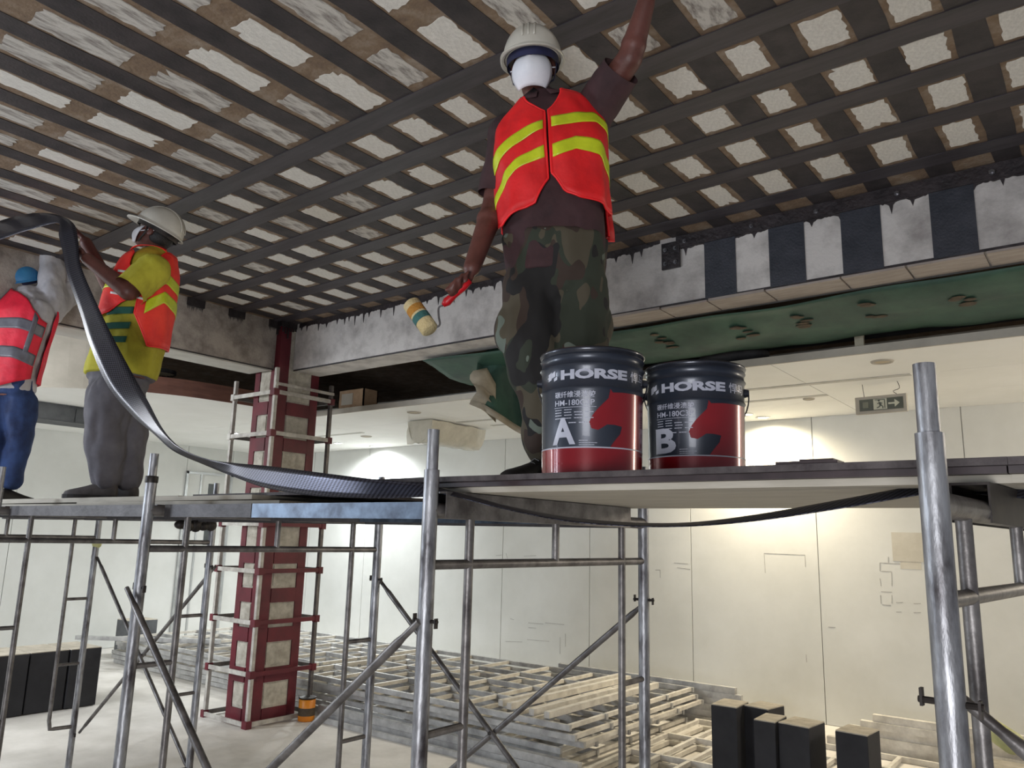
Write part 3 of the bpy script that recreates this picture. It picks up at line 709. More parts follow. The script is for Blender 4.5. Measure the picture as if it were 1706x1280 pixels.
# green tarpaulin: sagging roof piece and the loose flap at its left end
def tarp_pt(u, v):
    x = -4.9+6.6*u; y = 4.965+0.74*v
    z = 3.30-0.095*v - 0.03*math.sin(PI*v) + 0.022*mnoise.noise(Vector((x*1.3, v*2.6, 1.3))) + 0.006*math.sin(5*x+6*v) - 0.012*mnoise.noise(Vector((x*0.8+3, v*7, 4.0)))
    if v > 0.7: z -= 0.02*(v-0.7)/0.3*abs(mnoise.noise(Vector((x*2.2, 3, 1))))
    return Vector((x, y, z))
tp = thing('green_tarpaulin', 'dirty green tarpaulin slung in folds behind the wrapped beam', 'tarpaulin', (-1.6, 5.4, 3.2))
o = part('sheet', MB().grid([[tarp_pt(i/90, j/16) for j in range(17)] for i in range(91)]), 'tarp', tp, smooth=True); solid(o, 0.004)
for (px, py) in ((1115, 540), (1345, 500), (1605, 480), (1460, 490), (1240, 530)):
    q = on_plane(px, py, 1, 5.30); sm = MB()
    rr = random.Random(px)
    for kk in range(6):
        u0 = (q.x+4.9)/6.6+rr.uniform(-.008, .008); v0 = 0.35+rr.uniform(-.18, .18)
        cc = tarp_pt(u0, v0)-Vector((0, 0, 0.008)); sm.ell(cc, (rr.uniform(.03, .06), rr.uniform(.02, .04), 0.005), n=8, m_=4)
    part('mud_stain', sm, 'stain', tp)['kind'] = 'stuff'
tf = thing('tarpaulin_flap', 'loose green tarpaulin flap hanging down behind the camouflage trousers', 'tarpaulin', (-4.6, 5.5, 3.0))
top = [at(798, 590, 6.75), at(830, 575, 6.8), at(870, 565, 6.8), at(915, 560, 6.8), at(950, 556, 6.8)]
mid = [at(792, 640, 6.65), at(822, 650, 6.7), at(862, 655, 6.75), at(910, 650, 6.75), at(950, 640, 6.75)]
bot = [at(802, 675, 6.6), at(836, 700, 6.65), at(872, 722, 6.7), at(908, 735, 6.7), at(950, 730, 6.7)]
rows = []
for j in range(15):
    v = j/14; row = []
    for i in range(21):
        u_ = i/20
        p = crom([crom(top, 21)[i], crom(mid, 21)[i], crom(bot, 21)[i]], 15)[j]
        row.append(p + HEAD*0.05*math.sin(14*u_+2*v) + Vector((0, 0, 0.01*math.sin(9*u_+4*v))))
    rows.append(row)
o = part('sheet', MB().grid(rows), 'tarp', tf, smooth=True); solid(o, 0.004)
hem = rows[-1]; o = part('hem', MB().grid([[p+Vector((0, 0, 0.035))-HEAD*0.012 for p in hem], [p-Vector((0, 0, 0.025))-HEAD*0.014 for p in hem]]), 'tarpback', tf, smooth=True); solid(o, 0.004)
cr_ = MB(); cr_.grid([[at(788-6*math.sin(j), 618+7*j, 6.6)+HEAD*0.02*math.sin(3*j) for j in range(9)], [at(806+5*math.cos(j), 612+9*j, 6.62)+HEAD*0.03*math.sin(2*j+1) for j in range(9)], [at(826, 640+8*j, 6.64) for j in range(9)]])
o = part('folded_edge', cr_, 'tarpback', tf, smooth=True); solid(o, 0.004)

# ================================================================== scaffold
PX, PY, SPC, WID = -1.499, 1.577, 1.513, 1.219
def make_frame(label):
    t = thing('scaffold_frame', label, 'scaffold frame', (0, 0, 0), group='portal scaffold frames')
    for y in (0, WID):
        p = put('post', MB().tube([(0, y, 0.02), (0, y, 1.928)], 0.0213, 18).mesh('post', smooth=False), 'galv', t); smooth_by_angle(p)
        q = put('coupling_pin', MB().tube([(0, y, 1.90), (0, y, 2.040)], 0.0168, 16).mesh('coupling_pin'), 'galv', t); smooth_by_angle(q)
        f = put('base_plate', MB().box((0, y, 0.01), (0.12, 0.12, 0.02)).mesh('base_plate'), 'galvdark', t)
        for z in (1.525, 0.306):
            k = MB().tube([(-0.044, y, z), (0.044, y, z)], 0.005, 8); k.box((0.039, y, z-0.004), (0.004, 0.012, 0.026)); k.box((-0.039, y, z+0.004), (0.004, 0.012, 0.026))
            put('lock_pin', k.mesh('lock_pin'), 'iron', t)
    o = put('top_bar', MB().tube([(0, 0, 1.817), (0, WID, 1.817)], 0.0213, 16).mesh('top_bar'), 'galvdark', t); smooth_by_angle(o)
    o = put('middle_bar', MB().tube([(0, 0, 1.671), (0, WID, 1.671)], 0.0134, 14).mesh('middle_bar'), 'galvdark', t); smooth_by_angle(o)
    o = put('strut', MB().tube([(0, WID/2, 1.671), (0, WID/2, 1.80)], 0.0125, 12).mesh('strut'), 'galvdark', t); smooth_by_angle(o)
    for s in (0, 1):
        yy = 0.17 if s == 0 else WID-0.17
        e = 0.0 if s == 0 else WID
        dr = -1 if s == 0 else 1
        pts = [(0, yy, 1.80), (0, yy, 1.0), (0, yy, 0.42), (0, yy+dr*0.012, 0.360), (0, yy+dr*0.04, 0.36), (0, e, 0.355)]
        o = put('inner_tube', MB().tube(pts, 0.0134, 12).mesh('inner_tube'), 'galvdark', t); smooth_by_angle(o, 50)
        for z in (1.235, 0.785):
            o = put('rung', MB().tube([(0, yy, z), (0, e, z)], 0.0105, 10).mesh('rung'), 'galvdark', t); smooth_by_angle(o)
    return t
fr1 = make_frame('galvanised scaffold frame under the left end of the pail platform')
fr1.location = (PX, PY, 0)
dup(fr1, (PX-SPC, PY, 0), 0, 'galvanised scaffold frame with black-taped coupling pin beside the grey trousers')
dup(fr1, (PX-2*SPC, PY, 0), 0, 'scaffold frame standing left of the column under the grey-trousered worker')
dup(fr1, (PX-3*SPC, PY, 0), 0, 'farthest scaffold frame, above the black blocks at far left')
dup(fr1, (-0.227, 1.37, 0), math.radians(-4.6), 'nearest scaffold frame with thick bare post at the right edge')
tape = lone('black_tape', MB().lathe([(0.0235, 0), (0.0245, 0.004), (0.0245, 0.022), (0.0235, 0.026), (0.0214, 0.026), (0.0214, 0), (0.0235, 0)], (PX-SPC, PY, 1.925), 18), 'iron', 'black tape wound round the coupling of a scaffold post', 'tape', smooth=True)
lone('tape_wad', MB().ell((PX-3*SPC, PY+WID+0.005, 1.63), (0.034, 0.034, 0.04)), 'roll', 'pale yellow tape wad on the farthest scaffold post', 'tape', smooth=True)
rg = MB()
for i in range(5): rg.ell((PX-2*SPC+0.01, PY+WID-0.22+0.05*i, 1.775-0.006*(i % 2)), (0.03, 0.04, 0.028+0.008*(i % 3)), n=10, m_=6)
lone('black_rag', rg, 'iron', 'black rag hanging under the planks beside a scaffold post', 'rag', smooth=True)

def brace(x0, x1, y, label):
    t = thing('cross_brace', label, 'cross brace', ((x0+x1)/2, y, 0.306), group='scissor braces between scaffold frames')
    for k, (za, zb) in enumerate(((1.525, 0.306), (0.306, 1.525))):
        yy = y+(-0.014 if k else 0.012)
        a, b = Vector((x0, yy, za)), Vector((x1, yy, zb))
        d = (b-a).normalized()
        o = part('brace_tube', MB().tube([a, a+d*0.07, a+d*0.10, b-d*0.10, b-d*0.07, b], [0.009, 0.009, 0.0125, 0.0125, 0.009, 0.009], 12), 'galvdark', t); smooth_by_angle(o, 50)
    c = Vector(((x0+x1)/2, y, 0.9155)); part('rivet', MB().tube([c-Vector((0, 0.03, 0)), c+Vector((0, 0.03, 0))], 0.008, 8), 'iron', t)
brace(PX, PX-SPC, PY-0.035, 'scissor brace on the near side between the two middle scaffold frames')
brace(PX, PX-SPC, PY+WID+0.035, 'scissor brace on the far side below the pail platform')
brace(PX-2*SPC, PX-3*SPC, PY+WID+0.035, 'scissor brace at the far left in front of the black blocks')
brace(-0.227, 1.286, 1.37+0.06, 'scissor brace running out of the picture from the nearest post')

# steel planks resting between the frames
def plank(x0, x1, y0, y1, mt, label):
    t = thing('steel_plank', label, 'scaffold plank', ((x0+x1)/2, (y0+y1)/2, 1.795), group='steel scaffold planks')
    mb = MB(); mb.box2((x0, y0, 1.838), (x1, y1, 1.843))
    part('deck', mb, mt, t)
    mb = MB(); mb.box2((x0, y0, 1.795), (x1, y0+0.004, 1.838)); part('side_channel', mb, mt, t)
    mb = MB(); mb.box2((x0, y1-0.004, 1.795), (x1, y1, 1.838)); part('side_channel', mb, mt, t)
    return t
bx0 = [PX-SPC*i for i in range(4)]
plank(-2.40, bx0[0]-0.03, PY+0.05, PY+0.55, 'galvplank', 'shiny galvanised scaffold plank under the fibre band beside the middle post')
plank(bx0[1]+0.03, -2.405, PY+0.05, PY+0.55, 'steeldark', 'short dark steel plank left of the shiny galvanised plank')
plank(bx0[1]+0.03, bx0[0]-0.03, PY+0.60, PY+1.10, 'steeldark', 'dark steel plank on the far side behind the shiny galvanised plank')
plank(bx0[2]+0.03, bx0[1]-0.03, PY+0.05, PY+0.55, 'steeldark', 'dark steel plank on the near side under the grey-trousered worker')
plank(bx0[2]+0.03, bx0[1]-0.03, PY+0.60, PY+1.10, 'steeldark', 'dark steel plank on the far side under the grey-trousered worker')
plank(bx0[3]+0.03, bx0[2]-0.03, PY+0.05, PY+0.55, 'steeldark', 'dark steel plank at the far left edge under the jeans-clad worker, near side')
plank(bx0[3]+0.03, bx0[2]-0.03, PY+0.60, PY+1.10, 'steeldark', 'dark steel plank at the far left edge under the jeans-clad worker, far side')
plank(bx0[3]-1.48, bx0[3]-0.03, PY+0.05, PY+1.10, 'steeldark', 'wide dark steel plank behind the feet of the jeans-clad worker')
def channel(x, y0, y1, label, rz=0, mt='galvdark'):
    mb = MB(); mb.box((0, (y1-y0)/2, 0.0705), (0.066, y1-y0, 0.005)); mb.box((-0.031, (y1-y0)/2, 0.034), (0.004, y1-y0, 0.068)); mb.box((0.031, (y1-y0)/2, 0.034), (0.004, y1-y0, 0.068))
    o = put('steel_channel', mb.mesh('steel_channel'), mt); o.location = (x, y0, 1.797); o.rotation_euler = (0, 0, rz)
    return tag(o, label, 'steel channel', 'channels capping the scaffold bars')
channel(PX, PY+0.03, PY+1.06, 'worn steel channel capping the bar under the left end of the pail platform')
channel(-0.215, 1.37+0.28, 1.37+1.15, 'dark steel channel capping the bar of the nearest scaffold frame', math.radians(-4.6), 'iron')

# plywood sheets
def sheet(x0, x1, y0, y1, z, mt, label, rz=0.0, th=0.016, tilt=0.0, grp='plywood sheets of the platforms'):
    c = ((x0+x1)/2, (y0+y1)/2, z+th/2)
    r = random.Random(int(1000*abs(x0*y0*z)))
    L, W = x1-x0, y1-y0; n = 14; mb = MB()
    top = []
    for i in range(n+1):
        x = -L/2+L*i/n; top.append((x, -W/2+r.uniform(-.004, .004), W/2+r.uniform(-.004, .004)))
    for i in range(n):
        a, b = top[i], top[i+1]
        mb.add([(a[0], a[1], -th/2), (b[0], b[1], -th/2), (b[0], b[2], -th/2), (a[0], a[2], -th/2), (a[0], a[1], th/2), (b[0], b[1], th/2), (b[0], b[2], th/2), (a[0], a[2], th/2)],
               [(0,3,2,1), (4,5,6,7), (0,1,5,4), (2,3,7,6)] + ([(0,4,7,3)] if i == 0 else []) + ([(1,2,6,5)] if i == n-1 else []))
    o = put('plywood_sheet', mb.mesh('plywood_sheet'), mt); o.location = c; o.rotation_euler = (tilt, 0, rz)
    return tag(o, label, 'plywood sheet', grp)
sheet(-1.78, -0.155, 1.72, 2.74, 1.8725, 'boardlight', 'pale-bottomed plywood sheet, lowest under the two pails', 0.004)
sheet(-1.95, -0.157, 1.70, 2.72, 1.8890, 'boardedge', 'black-edged plywood sheet in the middle of the pail platform', -0.003, th=0.014)
sheet(-2.05, -0.156, 1.685, 2.70, 1.9035, 'boardtop', 'stained plywood sheet on top under the two pails', 0.002, th=0.015)
sheet(-0.1535, 1.3, 1.72, 2.53, 1.8725, 'boardlight', 'pale-bottomed plywood sheet at the right picture edge, lowest', 0.0)
sheet(-0.1555, 1.35, 1.70, 2.53, 1.8890, 'boardedge', 'black-edged plywood sheet at the right picture edge, middle', 0.0, th=0.014)
sheet(-0.1545, 1.4, 1.685, 2.53, 1.9035, 'boardtop', 'stained plywood sheet at the right picture edge, on top', 0.0, th=0.015)
lone('torn_film_scrap', MB().box((-0.52, 1.72, 1.9225), (0.13, 0.05, 0.006)).box((-0.50, 1.72, 1.927), (0.07, 0.04, 0.005)), 'boardedge', 'small dark scrap lying on the platform edge right of the pails', 'scrap')
sheet(-3.9, -2.45, 1.72, 2.50, 1.846, 'boardlight', 'pale plywood sheet with light underside beside the taped post', math.radians(3), th=0.016)
sheet(-5.6, -2.62, 1.80, 2.60, 1.868, 'boardlight', 'whitish dusty plywood sheet under the grey canvas shoes', math.radians(-1.0), th=0.018)
sheet(-7.4, -4.0, 1.78, 2.58, 1.846, 'boardlight', 'pale plywood sheet under the jeans-clad worker', math.radians(1.0), th=0.016)
sheet(-3.2, -2.3, 1.86, 2.56, 1.8870, 'boardtop', 'short stained plywood offcut at the right end of the left platform', math.radians(-2), th=0.012)
sheet(-7.0, -5.65, 1.85, 2.55, 1.8670, 'boardlight', 'dusty plywood sheet at the left picture edge', math.radians(0.6), th=0.018)
sheet(-7.0, -3.4, 1.90, 2.55, 1.8870, 'boardlight', 'thin pale plywood sheet directly under both left workers', math.radians(0.4), th=0.012)

# ================================================================== stacked lattice frames on the floor
def lattice(nx, L, W, ny, label, mr='latticed', mu='lattice'):
    t = thing('lattice_frame', label, 'lattice frame', (0, 0, 0), group='stacked steel lattice frames')
    for j in range(ny):
        y = W*j/(ny-1)
        put('rail', MB().box2((0, y-0.016, 0.0), (L, y+0.016, 0.044)).mesh('rail'), mr, t)
    for i in range(nx):
        x = 0.03+(L-0.06)*i/(nx-1)
        put('rung', MB().box2((x-0.016, 0, 0.010), (x+0.016, W, 0.042)).mesh('rung'), mu, t)
    return t
base = lattice(7, 3.5, 2.2, 5, '')
lab = ['at the bottom', 'second from the bottom', 'third from the bottom', 'third from the top', 'second from the top', 'on top']
first = True
for cidx, (x0, nm) in enumerate(((-7.05, 'right pile beside the column'), (-10.75, 'left pile behind the column'))):
    for k in range(6):
        lb = 'steel lattice frame %s of the %s' % (lab[k], nm)
        pos = (x0+rs.uniform(-.10, .10)+(0.02*k), 5.38+rs.uniform(-.04, .05), 0.008+0.056*k); rz = rs.uniform(-.008, .008)
        if first: base.location = pos; base.rotation_euler = (0, 0, rz); base['label'] = lb; first = False
        else: dup(base, pos, rz, lb)
# loose square tubes on and beside the piles
def loose(a, b, label, mt='lattice', wd=0.05):
    a, b = Vector(a), Vector(b); c = (a+b)/2; mb = MB().bar(a, b, wd, wd)
    for p, d in ((a, (a-b).normalized()), (b, (b-a).normalized())):
        mb.bar(p-d*0.002, p+d*0.001, wd*0.7, wd*0.7)
    return lone('square_tube', mb, mt, label, 'square tube', loc=c, group='loose square tubes by the lattice piles')
loose((-4.35, 5.55, 0.360), (-4.30, 7.5, 0.360), 'white square tube across the right pile, farthest from the black blocks')
loose((-4.22, 5.50, 0.360), (-4.17, 7.45, 0.360), 'white square tube across the right pile, second of four')
loose((-3.95, 5.45, 0.360), (-3.92, 7.35, 0.360), 'white square tube across the right pile, third of four')
loose((-3.80, 5.45, 0.360), (-3.78, 7.3, 0.360), 'white square tube across the right pile, nearest the black blocks')
wb = ['lowest', 'second lowest', 'third lowest', 'third highest', 'second highest', 'topmost']
for k in range(6):
    loose((-5.4+0.1*(k % 3), 7.70+0.006*(k % 2), 0.031+0.0605*k), (-3.2+0.06*((k*2) % 3), 7.70+0.004*k, 0.031+0.0605*k), 'long grey square tube %s in the bundle by the wall' % wb[k], 'latticed', 0.06)
loose((-6.3, 5.22, 0.031), (-3.3, 5.24, 0.031), 'long grey square tube on the floor in front of the right pile', 'latticed', 0.06)
loose((-6.3, 5.225, 0.092), (-3.35, 5.245, 0.092), 'long grey square tube lying on another before the right pile', 'latticed', 0.06)
loose((-6.2, 5.12, 0.021), (-3.9, 5.10, 0.021), 'dull square tube on the floor nearest the column', 'latticed', 0.04)
loose((-10.7, 4.85, 0.360), (-9.2, 5.95, 0.360), 'grey square tube jutting out left from the left pile', 'latticed', 0.05)
b2 = lattice(4, 0.82, 2.1, 4, 'single white lattice frame flat on the floor left of the black blocks', 'lattice')
b2.location = (-3.36, 5.25, 0.002)
b4 = dup(b2, (-3.34, 5.28, 0.050), math.radians(2), 'white lattice frame lying on another left of the black blocks')
b5 = lattice(5, 1.7, 1.3, 4, 'white lattice frame flat on the floor behind the black blocks', 'lattice'); b5.location = (-2.5, 6.2, 0.002)
b3 = lattice(5, 1.7, 1.3, 4, 'single white lattice frame flat on the floor right of the black blocks', 'lattice'); b3.location = (-0.75, 6.1, 0.002)
for k in range(5):
    loose((-2.3+0.1*k, 7.75-0.022*(k % 2), 0.031+0.0605*k), (0.4, 7.75-0.022*(k % 2), 0.031+0.0605*k), 'long pale tube by the wall behind the black blocks, ' + ['lowest', 'second lowest', 'middle', 'second highest', 'highest'][k], 'lattice', 0.06)

# ================================================================== black blocks
def block(x0, x1, y0, y1, h, label, mt='black', rz=0):
    c = Vector(((x0+x1)/2, (y0+y1)/2, 0)); t = thing('foam_block', label, 'black block', c, rz, group='black blocks standing on the floor')
    o = put('body', MB().box((0, 0, h/2), (x1-x0, y1-y0, h-0.012)).mesh('body'), mt, t); bevel(o, 0.006, 2)
    put('dusty_top', MB().box((0, 0, h-0.004), (x1-x0-0.006, y1-y0-0.006, 0.008)).mesh('dusty_top'), 'dust', t)
    return t
block(-8.85, -8.30, 2.30, 3.36, 0.56, 'black block at the left edge of the picture')
block(-8.85, -8.31, 3.375, 3.72, 0.56, 'black block in the middle of the left row')
block(-8.85, -8.30, 3.735, 4.03, 0.56, 'black block at the right end of the left row')
block(-11.2, -10.85, 5.6, 6.0, 0.5, 'dull grey block behind the left lattice pile by the wall', 'greybox')
block(-2.50, -2.31, 5.66, 5.93, 0.60, 'tall black block leftmost of the right group', rz=math.radians(3))
block(-2.285, -2.095, 5.78, 6.02, 0.60, 'black block second from the left in the right group, set back', rz=math.radians(-9))
block(-2.10, -1.955, 5.44, 5.70, 0.590, 'narrow black block in front in the middle of the right group', rz=math.radians(2))
block(-1.93, -1.72, 5.46, 5.72, 0.590, 'black block at the right of the right group beside a gap', rz=math.radians(-6))
block(-1.58, -1.38, 5.50, 5.74, 0.590, 'black block standing alone right of the group', rz=math.radians(-4))
q = on_plane(1690, 1245, 2, 0.5)
block(q.x-0.1, q.x+0.18, 5.55, 5.85, 0.5, 'black block partly hidden behind the nearest scaffold frame')
q2 = on_plane(1672, 1225, 2, 0.6)
lone('film_roll', MB().tube([(q2.x-0.12, q2.y+0.35, 0.57), (q2.x+0.05, q2.y-0.05, 0.57)], 0.07, 20), 'roll', 'pale yellow-green roll lying behind the nearest scaffold post', 'roll', smooth=True)
# small orange can by the column
oc = on_plane(529, 1194, 2, 0.0); oc.y = 5.06; oc.x = -6.30
cn = thing('paint_can', 'small dirty orange paint can on the floor right of the column', 'paint can', (oc.x, oc.y, 0))
part('can_body', MB().lathe([(0.001, 0.002), (0.075, 0.002), (0.078, 0.01), (0.078, 0.19), (0.072, 0.195)], (oc.x, oc.y, 0), 24), 'orange', cn, smooth=True)
part('lid', MB().lathe([(0.001, 0.196), (0.07, 0.196), (0.083, 0.2), (0.083, 0.212), (0.07, 0.208), (0.001, 0.206)], (oc.x, oc.y, 0), 24), 'iron', cn, smooth=True)
part('brown_label', MB().lathe([(0.0788, 0.05), (0.0788, 0.12)], (oc.x, oc.y, 0), 24), 'stain', cn, smooth=True)

# ================================================================== resin pails
def text_mesh(txt, width, height, bold=0.0):
    cu = bpy.data.curves.new('t', 'FONT'); cu.body = txt; cu.align_x = 'LEFT'; cu.offset = bold; cu.resolution_u = 3
    o = bpy.data.objects.new('t', cu); WS.collection.objects.link(o)
    dg = ws_graph()
    me = bpy.data.meshes.new_from_object(o.evaluated_get(dg)); bpy.data.objects.remove(o); bpy.data.curves.remove(cu)
    if len(me.vertices) == 0: return [], []
    xs = [v.co.x for v in me.vertices]; kx = width/(max(xs)-min(xs))
    bm = bmesh.new(); bm.from_mesh(me); bpy.data.meshes.remove(me)
    bmesh.ops.triangulate(bm, faces=bm.faces[:])
    for it in range(4):                          # short edges only, so that the letters follow the curved wall
        es = [e for e in bm.edges if abs(e.verts[0].co.x-e.verts[1].co.x)*kx > 0.007]
        if not es: break
        bmesh.ops.subdivide_edges(bm, edges=es, cuts=1); bmesh.ops.triangulate(bm, faces=bm.faces[:])
    bm.verts.index_update()
    vs_ = [v.co.copy() for v in bm.verts]; fs = [tuple(v.index for v in f.verts) for f in bm.faces]; bm.free()
    x0 = min(v.x for v in vs_); x1 = max(v.x for v in vs_); y0 = min(v.y for v in vs_); y1 = max(v.y for v in vs_)
    return [((v.x-x0)/(x1-x0)*width, (v.y-y0)/(y1-y0)*height) for v in vs_], fs
PAIL_H = 0.352
def pail_r(z):
    return 0.1415+0.006*z/PAIL_H
def pail(loc, letter, label, rot, handle_side):
    t = thing('resin_pail', label, 'pail', loc, group='resin pails on the platform')
    th0 = math.atan2(-loc[1], -loc[0]) + rot
    def wrap(a_deg, z, off=0.0009):
        r = pail_r(z)+off; a = th0+math.radians(a_deg); return Vector((r*math.cos(a), r*math.sin(a), z))
    prof = [(0.001, 0.006), (0.136, 0.006), (0.139, 0.0), (0.1425, 0.002), (pail_r(.02), 0.02), (pail_r(.235), 0.235), (pail_r(.24)+.004, 0.241), (pail_r(.25), 0.248), (pail_r(.3), 0.300), (pail_r(.31)+.005, 0.307), (pail_r(.31), 0.314), (pail_r(.33), 0.328), (pail_r(.34)+.004, 0.334), (pail_r(.34), 0.340)]
    o = put('body', MB().lathe(prof, n=64).mesh('body', smooth=True), 'pailblue', t); smooth_by_angle(o, 50)
    rim = [(pail_r(.34), 0.338), (pail_r(.35)+.004, 0.345), (pail_r(.35)+.006, 0.350), (pail_r(.35)+.004, 0.354), (pail_r(.35)-.001, 0.353), (pail_r(.35)-.004, 0.34), (0.138, 0.30), (0.130, 0.02), (0.001, 0.02)]
    o = put('rim', MB().lathe(rim, n=64).mesh('rim', smooth=True), 'pailrim', t)
    # red base band, pale line, red horse-head emblem
    def band(a0, a1, z0, z1, off): 
        mb = MB(); n = max(2, int((a1-a0)/4)); mb.grid([[wrap(a0+(a1-a0)*i/n, z0, off), wrap(a0+(a1-a0)*i/n, z1, off)] for i in range(n+1)]); return mb
    put('red_base_band', band(-85, 95, 0.004, 0.074, 0.0007).mesh('red_base_band', smooth=True), 'pailred', t)
    put('white_line', band(-85, 95, 0.073, 0.0765, 0.0010).mesh('white_line', smooth=True), 'pailtext', t)
    # small print on the red band
    mb = MB()
    for a0, a1 in ((-40, -33), (-30, -26), (-15, -11), (-4, 0), (6, 12), (18, 26), (31, 40)):
        vv = [wrap(a0, 0.030, .0011), wrap(a1, 0.030, .0011), wrap(a1, 0.034, .0011), wrap(a0, 0.034, .0011)]; mb.add(vv, [(0, 1, 2, 3)])
    put('base_print', mb.mesh('base_print'), 'pailred', t)['kind'] = 'stuff'
    # emblem polygon in the photograph's own outline (crop units), filled column by column
    ep = [(612, 436), (628, 458), (700, 452), (846, 448), (846, 836), (612, 836), (640, 795), (680, 742), (692, 692), (640, 682), (590, 682), (562, 702), (530, 722), (484, 712), (470, 668), (492, 620), (524, 578), (560, 540), (598, 500)]
    def e2(x, y):
        s = max(-0.99, min(0.99, (x-487)/362.0)); return (math.degrees(math.asin(s)), (1030-y)/890*0.352)
    pl = [e2(*p) for p in ep]
    mb = MB(); a = min(p[0] for p in pl)+0.01; a1 = max(p[0] for p in pl); st = 1.5
    def cuts(aa):
        zs = []
        for i in range(len(pl)):
            (xa, za), (xb, zb) = pl[i], pl[(i+1) % len(pl)]
            if (xa <= aa < xb) or (xb <= aa < xa): zs.append(za+(zb-za)*(aa-xa)/(xb-xa))
        return sorted(zs)
    st = 0.75
    while a < a1-0.01:
        bb = min(a+st, a1); c0 = cuts((a+bb)/2)
        for k in range(0, len(c0)-1, 2):
            mb.add([wrap(a, c0[k], .0008), wrap(bb+0.02, c0[k], .0008), wrap(bb+0.02, c0[k+1], .0008), wrap(a, c0[k+1], .0008)], [(0, 1, 2, 3)])
        a = bb
    put('horse_emblem', mb.mesh('horse_emblem'), 'pailred', t)
    def lettering(name, txt, a0, a1, z0, z1, bold=0.0, mt='pailtext'):
        r = pail_r((z0+z1)/2); w_ = math.radians(a1-a0)*r
        vv, ff = text_mesh(txt, w_, z1-z0, bold)
        if not vv: return
        mb = MB(); mb.add([wrap(a0+math.degrees(x/r), z0+y, 0.0012) for x, y in vv], ff)
        put(name, mb.mesh(name), mt, t)
    lettering('brand_lettering', 'HORSE', -36, 41, 0.263, 0.291, 0.05)
    lettering('brand_lettering', '\u608d\u9a6c', 46, 74, 0.262, 0.292, 0.01)
    lettering('product_lettering', '\u78b3\u7ea4\u7ef4\u6d78\u6e0d\u80f6', -44, 4, 0.212, 0.230, 0.012)
    lettering('product_lettering', 'HM-180C3P', -44, 3, 0.190, 0.206, 0.012)
    lettering('component_letter', letter, -48, -18, 0.083, 0.157, 0.035)
    mb = MB()
    for a0, a1, z, h in ((-45, 5, 0.1845, 0.0014), (-44, -22, 0.1775, 0.002), (-44, 2, 0.170, 0.0022), (-44, -6, 0.1625, 0.0022), (-44, 2, 0.154, 0.0022), (-38, -5, 0.141, 0.0026), (-14, -4, 0.092, 0.002), (-14, 6, 0.086, 0.0016), (-14, 3, 0.0805, 0.0016)):
        n = max(2, int((a1-a0)/3)); gap = h > 0.0018
        for i in range(n):
            if gap and i % 4 == 3: continue
            b0, b1 = a0+(a1-a0)*i/n, a0+(a1-a0)*(i+0.93)/n
            mb.add([wrap(b0, z, .0012), wrap(b1, z, .0012), wrap(b1, z+h, .0012), wrap(b0, z+h, .0012)], [(0, 1, 2, 3)])
    put('small_print', mb.mesh('small_print'), 'pailtext', t)['kind'] = 'stuff'
    # small emblem left of the brand name
    mb = MB(); 
    for (b0, b1, z0, z1) in ((-56, -50, .264, .290), (-50, -44, .272, .292), (-46, -41, .262, .276)):
        mb.add([wrap(b0, z0, .0012), wrap(b1, z0+.004, .0012), wrap(b1, z1, .0012), wrap(b0, z1-.006, .0012)], [(0, 1, 2, 3)])
    put('brand_emblem', mb.mesh('brand_emblem'), 'pailtext', t)
    # ears and bail handle
    ax = Vector((math.cos(th0+PI/2), math.sin(th0+PI/2), 0)); fr_ = Vector((math.cos(th0), math.sin(th0), 0))
    for s in (-1, 1):
        p = ax*s*(pail_r(.275)-0.002)+Vector((0, 0, 0.276)); put('ear', MB().tube([p, p+ax*s*0.016], [0.014, 0.010], 12).mesh('ear'), 'pailrim', t)
    pts = []
    for i in range(25):
        a = PI*i/24
        pts.append(-ax*math.cos(a)*(0.158+0.012*math.sin(a)) - fr_*math.sin(a)*0.155*handle_side + Vector((0, 0, 0.276-0.10*math.sin(a)-0.03*math.sin(a)**2)))
    o = put('bail_handle', MB().tube(pts, 0.0022, 8).mesh('bail_handle', smooth=True), 'wire', t)
    return t
pail((-1.185, 1.905, 1.9187), 'A', 'dark blue and red steel resin pail marked A, left of two', math.radians(0), 1)
pail((-1.005, 2.215, 1.9187), 'B', 'dark blue and red steel resin pail marked B, right of two', math.radians(-5), 1)

# ================================================================== the fibre band
def ribbon(edges, n, label):
    up_ = crom([at(*e[0]) for e in edges], n); lo_ = crom([at(*e[1]) for e in edges], n)
    me = bpy.data.meshes.new('fibre_band'); vs_ = []; k = 5
    for i in range(n):
        for j in range(k):
            u_ = j/(k-1); vs_.append(up_[i].lerp(lo_[i], u_))
    fs = [(i*k+j, (i+1)*k+j, (i+1)*k+j+1, i*k+j+1) for i in range(n-1) for j in range(k-1)]
    me.from_pydata([tuple(v) for v in vs_], [], fs)
    uv = me.uv_layers.new(name='UVMap'); ln = [0]
    for i in range(1, n): ln.append(ln[-1]+(up_[i]-up_[i-1]).length)
    for lp in me.loops:
        vi = lp.vertex_index; uv.data[lp.index].uv = (ln[vi//k]*0.9, (vi % k)/(k-1)*0.11)
    me.polygons.foreach_set('use_smooth', [True]*len(me.polygons))
    o = put('fibre_band', me, 'carbon'); solid(o, 0.002)
    return tag(o, label, 'fibre band')
